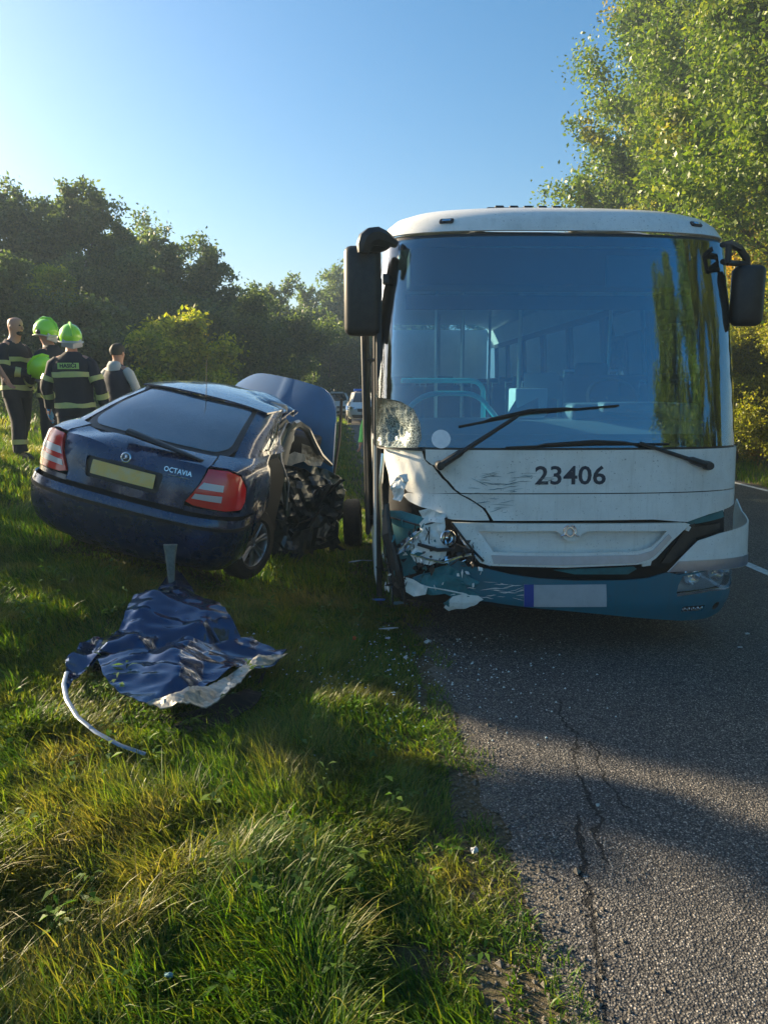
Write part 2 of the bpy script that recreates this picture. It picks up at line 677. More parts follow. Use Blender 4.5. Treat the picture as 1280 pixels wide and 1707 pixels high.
def road_mat():
    m = mat('asphalt', (.06, .06, .06), .82, spec=.4)
    t = m.node_tree
    b = t.nodes['Principled BSDF']
    tc = nd(t, 'ShaderNodeTexCoord')
    co = tc.outputs['Object']
    v = nd(t, 'ShaderNodeTexVoronoi')
    v.inputs['Scale'].default_value = 120
    t.links.new(co, v.inputs['Vector'])
    v2 = nd(t, 'ShaderNodeTexVoronoi')
    v2.inputs['Scale'].default_value = 210
    t.links.new(co, v2.inputs['Vector'])
    sepc = nd(t, 'ShaderNodeSeparateColor')
    t.links.new(v.outputs['Color'], sepc.inputs[0])
    stone = ramp(t, sepc.outputs[0], [(.0, (.066, .066, .066)), (.45, (.140, .135, .126)), (.86, (.23, .215, .19)), (.97, (.48, .45, .40))])
    gap = ramp(t, v.outputs['Distance'], [(.35, 1), (.62, .12)])
    base = mixc(t, gap, (.022, .022, .024), stone)
    fine = ramp(t, v2.outputs['Distance'], [(.2, 1.12), (.7, .78)])
    base = mixc(t, 1, base, fine, 'MULTIPLY')
    wear = ramp(t, tnoise(t, .8, 6, .6), [(.3, (.80, .82, .86)), (.7, (1.18, 1.12, 1.05))])
    base = mixc(t, 1, base, wear, 'MULTIPLY')
    sx = nd(t, 'ShaderNodeSeparateXYZ')
    t.links.new(co, sx.inputs[0])
    X, Y = sx.outputs[0], sx.outputs[1]
    wob = tnoise(t, 1.6, 6, .68)
    wob2 = tnoise(t, 9.0, 4, .6)
    wid = tnoise(t, 5.0, 2, .5)
    crack = None
    for (x0, sl, y0, y1, wd, ph) in ((.66, .165, 0, 3.05, .0120, 0.), (.80, .10, 2.7, 4.3, .0075, .35), (2.3, .06, 0, 2.6, .0, .7), (1.02, .03, 3.1, 3.75, .0065, .5)):
        if wd == 0:
            continue
        line = math_(t, 'ADD', math_(t, 'MULTIPLY', math_(t, 'SUBTRACT', Y, 1.95), sl), x0)
        w1 = math_(t, 'MULTIPLY', math_(t, 'SUBTRACT', wob, .5), .30)
        w2 = math_(t, 'MULTIPLY', math_(t, 'SUBTRACT', wob2, .5), .09)
        dx = math_(t, 'ABSOLUTE', math_(t, 'ADD', math_(t, 'ADD', math_(t, 'SUBTRACT', X, line), w1), w2))
        ww = math_(t, 'MULTIPLY', wid, wd * 2)
        k = math_(t, 'LESS_THAN', dx, ww)
        k = math_(t, 'MULTIPLY', k, math_(t, 'MULTIPLY', math_(t, 'GREATER_THAN', Y, y0), math_(t, 'LESS_THAN', Y, y1)))
        crack = k if crack is None else math_(t, 'MAXIMUM', crack, k)
    base = mixc(t, crack, base, (.008, .008, .008))
    # sandy dust blown along the left edge
    ed = math_(t, 'ADD', X, math_(t, 'MULTIPLY', Y, .0625))
    dust = math_(t, 'MULTIPLY', ramp(t, math_(t, 'ADD', ed, math_(t, 'MULTIPLY', wob2, .40)), [(.80, 1), (1.10, 0)]), ramp(t, tnoise(t, 3.3, 6, .7), [(.38, 0), (.62, .8)]))
    base = mixc(t, dust, base, (.20, .165, .11))
    t.links.new(base, b.inputs['Base Color'])
    t.links.new(ramp(t, sepc.outputs[1], [(0, .55), (1, .95)]), b.inputs['Roughness'])
    h = math_(t, 'SUBTRACT', math_(t, 'MULTIPLY', v.outputs['Distance'], -1.0), math_(t, 'MULTIPLY', crack, 3.0))
    h = math_(t, 'ADD', h, math_(t, 'MULTIPLY', tnoise(t, 60, 3, .6), .8))
    bp = nd(t, 'ShaderNodeBump')
    bp.inputs['Strength'].default_value = 1.0
    bp.inputs['Distance'].default_value = .0045
    t.links.new(h, bp.inputs['Height'])
    t.links.new(bp.outputs[0], b.inputs['Normal'])
    return m

def strip(name, x0f, x1f, Ys, zoff, m, nacross=2, jit0=None):
    V, F = [], []
    for y in Ys:
        a, b = x0f(y), x1f(y)
        for k in range(nacross):
            V.append((a + (b - a) * k / (nacross - 1), y, zoff))
    for i in range(len(Ys) - 1):
        for k in range(nacross - 1):
            q = i * nacross + k
            F.append((q, q + 1, q + nacross + 1, q + nacross))
    return mobj(name, V, F, m, None, False)

ry = list(np.arange(-38, 0, 2.)) + list(np.arange(0, 12, .045)) + list(np.arange(12, 60, 1.)) + list(np.arange(60, 420, 12.))
def ragged(y):
    a = vnoise(np.array([[y, 0, 0]]), 1.3, 8)[0] - .5
    b = vnoise(np.array([[y, 0, 0]]), 7.0, 9)[0] - .5
    c = vnoise(np.array([[y, 0, 0]]), 19.0, 10)[0] - .5
    return float(edgeX(y)) + .02 + a * .24 + b * .12 + c * .05
asph = road_mat()
tag(strip('road', ragged, lambda y: float(edgeX(y)) + RW, ry, 0.0, asph, 4), kind='structure')
paint = mat('road_paint', (.72, .72, .70), .7, dirt=.9, dcol=(.16, .16, .16), ds=14)
cl = lambda o: (lambda y: float(edgeX(y)) + RW / 2 + o)
tag(strip('marking_and_sun_stripe', cl(-.06), cl(.06), list(np.arange(3.6, 60, 1.)), .004, paint), kind='structure')
tag(strip('marking_and_sun_stripe', lambda y: float(edgeX(y)) + RW - .32, lambda y: float(edgeX(y)) + RW - .20, list(np.arange(-30, 90, 2.)), .004, paint), kind='structure')  # stripe of sunlight near the far edge, put in as a painted line

# ------------------------------------------------------------------ grass
grassM = leafmat('grass_blades', [(.15, (.014, .045, .006)), (.45, (.045, .115, .010)), (.65, (.11, .19, .012)), (.85, (.21, .20, .03)), (.97, (.34, .28, .11))],
                 patch=1.3, trans=.50, rough=.45, patchcol=(.30, .235, .07), big=1.1, pthr=(.50, .66))
def blades(P, H, W, seed, lean=.5, seg=3, dirn=None):
    r = np.random.default_rng(seed)
    n = len(P)
    az = r.uniform(0, 2 * pi, n) if dirn is None else dirn
    ln = np.clip(r.normal(lean, .25, n), .03, 1.2)
    D = np.stack([np.cos(az), np.sin(az), np.zeros(n)], 1)
    fa = az + r.normal(pi / 2, .5, n)
    Wd = np.stack([np.cos(fa), np.sin(fa), r.normal(0, .15, n)], 1)
    ts = [0, .38, .72, 1.] if seg == 3 else [0, .55, 1.]
    wk = [1., .85, .5, 0.] if seg == 3 else [1., .7, 0.]
    rows = []
    for t, k in zip(ts, wk):
        c = P + D * (ln * H * t ** 1.8)[:, None] + np.array([[0, 0, 1]]) * (H * (t - .32 * ln * t ** 2.5))[:, None]
        rows.append((c - Wd * (W * k / 2)[:, None], c + Wd * (W * k / 2)[:, None]))
    V, idx = [], []
    m = len(ts)
    cols = []
    for i in range(m - 1):
        cols += [rows[i][0], rows[i][1]]
    cols.append((rows[-1][0] + rows[-1][1]) / 2)
    V = np.stack(cols, 1)            # n, 2(m-1)+1, 3
    k = V.shape[1]
    fs = []
    base = np.arange(n)[:, None] * k
    loops = []
    for i in range(m - 2):
        loops.append(np.concatenate([base + 2 * i, base + 2 * i + 1, base + 2 * i + 3, base + 2 * i + 2], 1))
    tri = np.concatenate([base + 2 * (m - 2), base + 2 * (m - 2) + 1, base + k - 1], 1)
    return V.reshape(-1, 3), loops, tri

def grass_object(name, parts, m):
    VV, quads, tris, b = [], [], [], 0
    for V, loops, tri in parts:
        VV.append(V)
        quads += [l + b for l in loops]
        tris.append(tri + b)
        b += len(V)
    V = np.concatenate(VV)
    Q = np.concatenate(quads)
    T = np.concatenate(tris)
    me = bpy.data.meshes.new(name)
    me.vertices.add(len(V))
    me.vertices.foreach_set('co', V.astype(np.float32).ravel())
    li = np.concatenate([Q.ravel(), T.ravel()]).astype(np.int32)
    me.loops.add(len(li))
    me.loops.foreach_set('vertex_index', li)
    me.polygons.add(len(Q) + len(T))
    st = np.concatenate([np.arange(len(Q)) * 4, len(Q) * 4 + np.arange(len(T)) * 3]).astype(np.int32)
    me.polygons.foreach_set('loop_start', st)
    me.polygons.foreach_set('loop_total', np.concatenate([np.full(len(Q), 4), np.full(len(T), 3)]).astype(np.int32))
    me.polygons.foreach_set('use_smooth', np.ones(len(Q) + len(T), bool))
    me.update(calc_edges=True)
    me.materials.append(m)
    o = finish(bpy.data.objects.new(name, me), None)
    return tag(o, kind='stuff')

CARYAW = R(-10.5)
CARO = Vector((-2.14, 5.70, .37))
def under_car(X, Y, pad=0.0):
    dx, dy = X - CARO.x, Y - CARO.y
    lx = dx * cos(CARYAW) + dy * sin(CARYAW)
    ly = -dx * sin(CARYAW) + dy * cos(CARYAW)
    return (np.abs(lx) < .78 + pad) & (ly > .1 - pad) & (ly < 4.2 + pad)

def scatter(n, x0, x1, y0, y1, seed, fringe=.17, frac=1.0):
    r = np.random.default_rng(seed)
    X, Y = r.uniform(x0, x1, n), r.uniform(y0, y1, n)
    d = edgeX(Y) - X
    z0 = np.zeros(n)
    nz = vnoise(np.stack([Y, z0, z0], 1), 2.2, 21) - .5
    nz2 = vnoise(np.stack([X, Y, z0], 1), 6, 22)
    ok = d > fringe * (nz * 4.2) - .03
    # thin near the asphalt
    ok &= (r.uniform(0, 1, n) < .40 + .60 * sstep(-.1, .45, d)) & ((nz2 > .22) | (d > .5))
    # view wedge
    ok &= (np.abs(X) < .60 * Y + (.9 if seed != 141 else 9))
    X, Y, d = X[ok], Y[ok], d[ok]
    return X, Y, d

def field(n, x0, x1, y0, y1, seed, hmin, hmax, w, lean=.55, seg=3, clump=2.6):
    X, Y, d = scatter(n, x0, x1, y0, y1, seed)
    r = np.random.default_rng(seed + 1)
    z0 = np.zeros(len(X))
    P2 = np.stack([X, Y, z0], 1)
    c = vnoise(P2, clump, 31)
    c2 = vnoise(P2, clump * 3.1, 32)
    hh = hmin + (hmax - hmin) * np.clip((c * .65 + c2 * .45) ** 1.6, 0, 1.2)
    hh *= (.42 + .58 * sstep(-.05, .8, d)) * r.uniform(.55, 1.25, len(X))
    uc = under_car(X, Y, -.05)
    hh = np.where(uc, hh * .35, hh)
    pn = (((X + 1.25) / .85) ** 2 + ((Y - 4.35) / .85) ** 2) < 1
    hh = np.where(pn, np.minimum(hh, .07), hh)
    Z = ground_h(X, Y)
    Z = np.where(d < .12, np.maximum(Z, -.004), Z)
    # tussock direction field + randomness
    az = (vnoise(P2, 1.7, 41) * 4 * pi) + r.normal(0, 1.0, len(X))
    return blades(np.stack([X, Y, Z - .01], 1), hh, w * r.uniform(.6, 1.35, len(X)), seed + 2, lean, seg, az)

def edge_tufts(n, seed):
    r = np.random.default_rng(seed)
    Y = 1.5 + 10 * r.uniform(0, 1, n) ** 1.5
    d = r.normal(.16, .17, n)
    P0 = np.stack([Y, d, np.zeros(n)], 1)
    ok = (vnoise(P0 * [1, 2.2, 1], 3.5, 25) > .50) & (d > -.16)
    Y, d = Y[ok], d[ok]
    X = edgeX(Y) - d
    Z = np.maximum(ground_h(X, Y), np.where(d < .08, -.004, -1))
    return blades(np.stack([X, Y, Z - .005], 1), r.uniform(.02, .085, len(X)), r.uniform(.003, .007, len(X)), seed + 1, .8, 3)

grass_object('grass', [
    field(110000, -2.2, .95, 1.5, 3.6, 101, .05, .20, .0060, .65),
    field(120000, -4.2, .8, 3.4, 6.2, 102, .06, .21, .0074, .62),
    field(9000, -2.2, .8, 1.5, 4.2, 111, .12, .30, .0050, .75),
    edge_tufts(26000, 131),
    field(32000, -5.2, -1.6, 1.0, 4.6, 141, .06, .22, .008, .65, 2),
    field(110000, -7.5, .6, 6.0, 12, 103, .07, .22, .010, .5, 2),
    field(40000, -9, .2, 12, 26, 104, .10, .30, .020, .45, 2),
    field(30000, -9, -.6, 24, 60, 105, .12, .34, .045, .45, 2),
], grassM)

# loose grit along the broken asphalt edge
def grit(n):
    r = np.random.default_rng(61)
    Y = 1.7 + 9 * r.uniform(0, 1, n) ** 1.6
    X = edgeX(Y) + r.normal(.03, .16, n)
    d = edgeX(Y) - X
    s = r.uniform(.003, .010, n) * np.where(r.uniform(0, 1, n) > .96, 2., 1.)
    c = np.stack([X, Y, np.maximum(ground_h(X, Y), np.where(d < .1, 0, -1)) + s * .3], 1)
    base = np.array([[1, 0, 0], [0, 1, 0], [-1, 0, 0], [0, -1, 0], [0, 0, .8], [0, 0, -.8]])
    V = c[:, None] + base[None] * s[:, None, None] * r.uniform(.6, 1.3, (n, 6, 1))
    tr_ = np.array([[0, 1, 4], [1, 2, 4], [2, 3, 4], [3, 0, 4], [1, 0, 5], [2, 1, 5], [3, 2, 5], [0, 3, 5]])
    W = V[:, tr_].reshape(-1, 3)
    m = mat('grit_stone', (.17, .15, .12), .9, dirt=.8, dcol=(.06, .055, .045), ds=30)
    tag(fastmesh('gravel', W, 3, m), kind='stuff')
grit(3400)

# mown grass and leaf litter on the far side of the road
def vergeR(n, seed):
    r = np.random.default_rng(seed)
    Y = r.uniform(6, 40, n)
    e = np.abs(r.normal(0, 1, n)) * 1.4
    X = edgeX(Y) + RW + e - .05
    P = np.stack([X, Y, ground_h(X, Y)], 1)
    return blades(P, r.uniform(.05, .26, n), r.uniform(.01, .02, n), seed + 1, .5, 2)
grass_object('verge_grass', [vergeR(22000, 201)], grassM)

# broad-leaved weeds in the turf
weedM = leafmat('weed_leaves', [(.2, (.03, .085, .010)), (.6, (.075, .16, .018)), (.9, (.14, .21, .03))], patch=2., trans=.45)
def weed_rosettes():
    r = np.random.default_rng(77)
    VV = []
    n = 150
    Y = r.uniform(1.9, 6.5, n)
    X = r.uniform(-2.4, .3, n)
    pts = list(zip(X, Y)) + [(-1.05, 2.15), (-1.0, 2.25), (-1.55, 3.4), (.02, 3.55), (-.42, 2.7), (-.3, 2.55), (-1.9, 3.3), (-2.6, 5.0)]
    for (x, y) in pts:
        if float(edgeX(y)) - x < .15 or abs(x) > .6 * y + .4:
            continue
        z = gz(x, y)
        k = r.integers(5, 11)
        tall = r.uniform(.05, .26)
        for i in range(k):
            a = 2 * pi * i / k + r.uniform(-.4, .4)
            L, Wd = r.uniform(.03, .075), r.uniform(.006, .013)
            el = r.uniform(.1, .9)
            h0 = tall * r.uniform(.3, 1)
            D = np.array([cos(a) * cos(el), sin(a) * cos(el), sin(el)])
            Sd = np.array([-sin(a), cos(a), r.normal(0, .2)])
            p = np.array([x, y, z + h0]) + D * .01
            VV += [p, p + D * L * .45 + Sd * Wd, p + D * L + np.array([0, 0, -.02]), p + D * L * .45 - Sd * Wd]
    o = fastmesh('weed_leaves', np.array(VV), 4, weedM)
    return tag(o, kind='stuff')
weed_rosettes()

# ------------------------------------------------------------------ trees
barkM = mat('bark', (.09, .075, .055), .9, dirt=.8, dcol=(.03, .028, .02), ds=9, bump=.6, bs=30)
def leaf_quads(Cn, rad, per, size, seed, squash=.8, asp=.55):
    r = np.random.default_rng(seed)
    n = len(Cn) * per
    c = np.repeat(Cn, per, 0)
    rr = np.repeat(rad, per)
    off = r.normal(0, 1, (n, 3)) * (rr * .5)[:, None]
    off[:, 2] *= squash
    p = c + off
    a = r.normal(0, 1, (n, 3))
    a[:, 2] -= .35
    a /= np.linalg.norm(a, axis=1)[:, None]
    b = np.cross(a, r.normal(0, 1, (n, 3)))
    b /= np.linalg.norm(b, axis=1)[:, None]
    L = size * r.uniform(.6, 1.35, n)[:, None]
    V = np.stack([p, p + a * L * .45 + b * L * asp * .5, p + a * L, p + a * L * .45 - b * L * asp * .5], 1)
    return V.reshape(-1, 3)

def tree_geo(h, cr, cb, nb, seed, trunk_r, asc=.6, lop=(0, 0)):
    """trunk with limbs; returns the wood and the clump centres"""
    r = random.Random(seed)
    mb = MB()
    tp = []
    x = y = 0.
    nseg = 8
    for i in range(nseg + 1):
        t = i / nseg
        tp.append(Vector((x, y, h * .9 * t)))
        x += r.uniform(-.035, .035) * h * .6 + lop[0] / nseg
        y += r.uniform(-.035, .035) * h * .6 + lop[1] / nseg
    mb.tube(tp, [trunk_r * (1.25 - 1.1 * (i / nseg)) for i in range(nseg + 1)], 8)
    cen, rad = [], []
    def on(t):
        k = min(int(t * nseg), nseg - 1)
        return tp[k].lerp(tp[k + 1], t * nseg - k)
    for i in range(nb):
        t = cb + (1 - cb) * (i + r.random() * .6) / nb
        p = on(min(t, .99))
        q = (t - cb) / (1 - cb)
        prof = max(.22, sqrt(max(0, 1 - ((q - .42) / .72) ** 2)))
        L = cr * prof * r.uniform(.75, 1.15)
        az = i * 2.4 + r.uniform(-.5, .5)
        el = asc * (.5 + q) + r.uniform(-.15, .2)
        d = Vector((cos(az) * cos(el), sin(az) * cos(el), sin(el)))
        pts = [p]
        for k in range(5):
            d = (d + Vector((r.uniform(-.2, .2), r.uniform(-.2, .2), r.uniform(-.12, .2)))).normalized()
            pts.append(pts[-1] + d * L / 5)
        r0 = trunk_r * .38 * (1.1 - .7 * q)
        mb.tube(pts, [r0 * (1 - .17 * k) for k in range(6)], 5)
        for k in range(2, 6):
            cen.append(pts[k]); rad.append(L * .17 + .16)
            for j in range(3):
                a2 = r.uniform(0, 2 * pi)
                d2 = (d + Vector((cos(a2), sin(a2), r.uniform(-.4, .8))) * .95).normalized()
                l2 = L * r.uniform(.16, .42)
                e = pts[k] + d2 * l2
                mid = pts[k].lerp(e, .5) + Vector((0, 0, .06 * l2))
                if r.random() < .5:
                    mb.tube([pts[k], mid, e], [r0 * .38, r0 * .26, r0 * .12], 4, caps=False)
                cen.append(e); rad.append(l2 * .5 + .14)
                cen.append(mid); rad.append(l2 * .4 + .12)
    return mb, np.array([tuple(c) for c in cen]), np.array(rad)

def tree(name, label, loc, h, cr, cb, nb, seed, tr, per, size, lm, group=None, asc=.6, cat='tree', rz=0., lop=(0, 0), squash=.8, tight=.85):
    z = gz(loc[0], loc[1]) - .08
    t = thing(name, label, cat, (loc[0], loc[1], z), group)
    t.rotation_euler.z = rz
    mb, cen, rad = tree_geo(h, cr, cb, nb, seed, tr, asc, lop)
    mb.build('trunk', barkM, t)
    V = leaf_quads(cen, rad * tight, per, size, seed + 5, squash)
    fastmesh('crown', V, 4, lm, t)
    return t

hazeL = leafmat('dark_leaves', [(.2, (.040, .070, .030)), (.55, (.085, .125, .050)), (.9, (.17, .20, .07))], patch=.5, trans=.45, rough=.5)
yelL = leafmat('yellowing_leaves', [(.2, (.08, .11, .012)), (.5, (.22, .26, .022)), (.85, (.48, .42, .05))], patch=.9, trans=.55,
               patchcol=(.35, .20, .03), big=.5, pthr=(.52, .66))
sunL = leafmat('poplar_leaves', [(.12, (.018, .042, .008)), (.40, (.050, .095, .010)), (.66, (.13, .19, .016)), (.92, (.27, .30, .05))], patch=.45, trans=.40, rough=.42,
               patchcol=(.36, .25, .02), big=.22, pthr=(.60, .72))
hedgeL = leafmat('hedge_leaves', [(.15, (.07, .09, .012)), (.5, (.21, .23, .016)), (.85, (.38, .33, .03))], patch=.8, trans=.50, rough=.45,
                 patchcol=(.36, .15, .015), big=.42, pthr=(.50, .64))

# left tree line, seen against the light
GL = 'trees along the field left of the road'
for a in (
    ('tree', 'tall spreading dark tree at the left border behind the bald firefighter', (-14.2, 25.5), 4.9, 3.4, .16, 26, 301, .20, 95, .15, hazeL),
    ('tree', 'tallest loose-crowned dark tree above the firefighters in the left tree line', (-10.9, 27.5), 5.7, 2.9, .20, 28, 302, .20, 95, .15, hazeL),
    ('tree', 'dark tree with a tiered open crown standing left of the gap of sky', (-8.0, 31.0), 4.5, 3.3, .12, 26, 303, .22, 90, .16, hazeL),
    ('tree', 'low dark tree at the foot of the sky gap, right of the tiered tree', (-7.2, 37.5), 3.0, 3.2, .06, 18, 304, .18, 90, .17, hazeL),
    ('tree', 'rounded hazy tree behind the raised blue bonnet', (-7.0, 50.0), 4.3, 4.4, .08, 22, 305, .22, 95, .22, hazeL),
    ('tree', 'highest far hazy tree just left of the bus mirror', (-3.4, 57.0), 6.4, 5.0, .08, 26, 306, .25, 95, .24, hazeL),
    ('tree', 'far dark tree closing the road behind the parked cars', (2.6, 66.0), 7.5, 5.5, .04, 22, 307, .25, 90, .26, hazeL),
    ('tree', 'broad low dark tree filling the gap behind the yellow bush', (-11.2, 34.0), 4.3, 4.0, .03, 20, 308, .18, 95, .17, hazeL),
):
    tree(*a[:12], group=GL, tight=.46)
tree('tree', 'slim dark tree cut by the left border of the photo', (-16.8, 30), 5.4, 3.4, .16, 22, 309, .2, 80, .17, hazeL, GL)

GB = 'bushes at the foot of the left trees'
for i, a in enumerate((
    ('bush', 'large yellowing bush between the light-sleeved bystander and the bonnet', (-4.9, 18.0), 1.95, 1.15, .02, 16, 321, .06, 95, .115, yelL),
    ('bush', 'low sunlit yellow bush right behind the roof of the blue car', (-4.2, 17.0), .95, .95, .02, 12, 322, .05, 100, .095, yelL),
    ('bush', 'small upright yellow sapling in front of the dark trees', (-3.95, 16.2), 1.25, .25, .15, 8, 323, .04, 90, .07, yelL),
    ('bush', 'pale grey-brown bush behind the bald firefighter', (-9.3, 18.0), 2.9, 1.7, .02, 14, 324, .06, 90, .12, hazeL),
    ('bush', 'dark bush behind the two helmeted firefighters', (-7.6, 19.5), 1.6, 1.7, .02, 14, 325, .06, 90, .13, hazeL),
    ('bush', 'yellow-tipped bush high above the helmets', (-9.9, 23.0), 3.6, 1.2, .35, 12, 326, .07, 110, .10, yelL),
    ('bush', 'dark undergrowth bush behind the raised bonnet, left one', (-5.2, 27.0), 3.0, 2.2, .02, 14, 327, .06, 130, .12, hazeL),
    ('bush', 'dark undergrowth bush behind the parked cars', (-3.6, 49.0), 4.2, 3.0, .02, 14, 328, .06, 130, .18, hazeL),
    ('bush', 'dark undergrowth bush behind the raised bonnet, right one', (-5.0, 38.0), 3.6, 2.6, .02, 14, 329, .06, 130, .15, hazeL),
    ('bush', 'dark low bush at the left border beyond the grass', (-12.2, 20.5), 3.6, 2.2, .02, 14, 330, .06, 90, .13, hazeL),
    ('bush', 'dark bush between the yellowing bush and the helmeted men', (-9.2, 26.0), 4.2, 2.4, .02, 14, 331, .06, 130, .12, hazeL),
)):
    tree(*a, group=GB, cat='bush', asc=.5, tight=.7)

def ground_cover():
    """tall weeds and bramble in front of the left trees"""
    r = np.random.default_rng(5)
    n = 1500
    Y = r.uniform(14.5, 30, n)
    X = -r.uniform(.10, .62, n) * Y - .6
    ok = edgeX(Y) - X > 1.6
    X, Y = X[ok], Y[ok]
    cen = np.stack([X, Y, ground_h(X, Y) + r.uniform(.1, 1.0, len(X)) * (.4 + .6 * sstep(14, 20, Y))], 1)
    V = leaf_quads(cen, np.full(len(X), .42), 55, .10, 9, .9, .4)
    tag(fastmesh('undergrowth', V, 4, hazeL), kind='stuff')
ground_cover()

# right-hand row, lit by the low sun
GR = 'tall trees along the right side of the road'
for a in (
    ('poplar_tree', 'tall leafy tree at the right border above the small mirror', (10.6, 13.5), 14.0, 3.5, .06, 46, 401, .22, 170, .115, sunL),
    ('poplar_tree', 'second tall tree of the right row, behind the right border tree', (9.5, 18.5), 15.5, 3.9, .06, 48, 402, .24, 150, .125, sunL),
    ('poplar_tree', 'tall grey-green tree whose edge stands against the blue sky', (9.5, 25.0), 20.5, 4.4, .08, 54, 403, .26, 140, .14, sunL),
    ('poplar_tree', 'farther tree of the right row reaching left over the bus roof', (11.6, 31.0), 13.0, 4.3, .12, 34, 404, .24, 120, .14, sunL),
    ('poplar_tree', 'farthest right-hand tree, low behind the bus roof', (14.0, 40.0), 12.0, 4.6, .08, 28, 405, .24, 110, .17, sunL),
):
    tree(*a[:12], group=GR, tight=.70)
GH = 'bushes under the right-hand trees'
for a in (
    ('bush', 'orange and yellow bush beside the right edge of the road', (8.9, 15.4), 4.2, 1.7, .02, 22, 421, .05, 190, .065, hedgeL),
    ('bush', 'yellow-green bush at the right border below the tall tree', (8.5, 12.4), 3.9, 1.5, .02, 22, 422, .05, 190, .062, hedgeL),
    ('bush', 'tall bright yellow-green bush behind the small mirror', (9.1, 19.0), 7.6, 2.1, .02, 30, 423, .07, 170, .08, hedgeL),
    ('bush', 'yellow-orange bush above the right end of the bus roof', (8.3, 25.0), 6.6, 1.9, .02, 26, 424, .07, 140, .10, hedgeL),
    ('bush', 'low brown-orange bush just above the far road edge', (8.2, 17.6), 2.6, 1.3, .02, 16, 425, .04, 190, .06, hedgeL),
):
    tree(*a, group=GH, cat='bush', asc=.55)
# the row goes on behind the viewer (it shows in the windscreen) and on the sunny side
def far_copy(src, loc, rz, sc, label, group):
    c = copy_tree(src)
    c.location = (loc[0], loc[1], gz(*loc) - .1)
    c.rotation_euler.z = rz
    c.scale = (sc,) * 3
    c['label'] = label
    c['group'] = group
    return c

# unseen trees added left of the view to shade the verge and road
GO = 'unseen trees added on the near left to shade the verge'
tree('tree', 'unseen leafy tree added outside the left border, shading the road in front of the bus', (-10.5, 10.3), 4.0, .75, .10, 16, 451, .08, 150, .09, hazeL, GO)
tree('tree', 'unseen bushy tree added outside the left border, shading the near left grass', (-9.0, 4.9), 3.6, 1.25, .05, 18, 452, .08, 150, .09, hazeL, GO)
tree('tree', 'unseen slender tree added outside the left border, casting the narrow shadow band', (-10.0, 8.6), 4.2, .30, .10, 12, 453, .06, 90, .08, hazeL, GO)

_t = {o['label']: o for o in bpy.data.objects if 'label' in o}
_p1, _p2 = _t['tall leafy tree at the right border above the small mirror'], _t['second tall tree of the right row, behind the right border tree']
GM = 'trees mirrored in the bus windscreen'
far_copy(_p1, (19.4, 1.0), 1.2, .95, 'tall tree beside the viewer, mirrored at the right of the windscreen', GM)
far_copy(_p2, (19.6, -6.0), 2.6, 1.05, 'large tree behind the viewer on the right, mirrored darkly in the windscreen edge', GM)
far_copy(_p1, (20.0, -13.0), 4.0, 1.1, 'farthest mirrored tree behind the viewer, low in the windscreen edge', GM)

# ------------------------------------------------------------------ shared vehicle materials
blackP = mat('black_plastic', (.012, .013, .015), .45, dirt=.35, dcol=(.07, .065, .055), ds=9)
rubber = mat('black_rubber', (.010, .010, .011), .75)
tyreM = mat('tyre_rubber', (.014, .014, .014), .85, dirt=.6, dcol=(.06, .05, .035), ds=14, bump=.4, bs=70)
lampS = mat('lamp_silver', (.92, .93, .95), .10, .85)
chrome = mat('chrome', (.75, .76, .78), .12, 1.0)
alloyM = mat('alloy', (.45, .46, .48), .30, .9, dirt=.5, dcol=(.05, .05, .045), ds=20)
clearG = glass('clear_lens', .0, (.95, .97, .98), fm=.5)
cavity = mat('dark_cavity', (.006, .007, .008), .9)

# ------------------------------------------------------------------ the bus
whiteB = mat('bus_cream_paint', (.80, .80, .76), .32, coat=.35, dirt=.30, dcol=(.30, .28, .23), ds=3.2, rvar=.25, specks=.7)
tealB = mat('bus_teal_paint', (.0, .135, .20), .30, coat=.5, dirt=.25, dcol=(.05, .10, .10), ds=6, rvar=.3, specks=.5)
tealR = mat('bus_teal_inner', (.012, .17, .20), .6, dirt=.6, dcol=(.012, .03, .035), ds=9)
roofG = mat('bus_roof_grey', (.40, .43, .44), .45, dirt=.5, dcol=(.2, .2, .19), ds=5)
brush = mat('bus_silver_trim', (.40, .47, .58), .28, .85, dirt=.3, dcol=(.2, .22, .25), ds=15)
windG = glass('windscreen_glass', .095, (.46, .70, .80), dirt=.015)
sideG = glass('bus_side_glass', .12, (.35, .40, .38))
inkM = mat('dark_blue_print', (.008, .018, .040), .5)
seatM = mat('bus_seat_fabric', (.03, .05, .09), .8)
railM = mat('bus_teal_handrail', (.05, .75, .78), .35)
dashM = mat('bus_dashboard_plastic', (.12, .17, .20), .55)
inM = mat('bus_interior_grey', (.09, .10, .11), .7)
silvM = mat('bus_pole_metal', (.6, .6, .58), .3, .9)
shatM = mat('shattered_glass', (.42, .52, .52), .25, spec=.9)

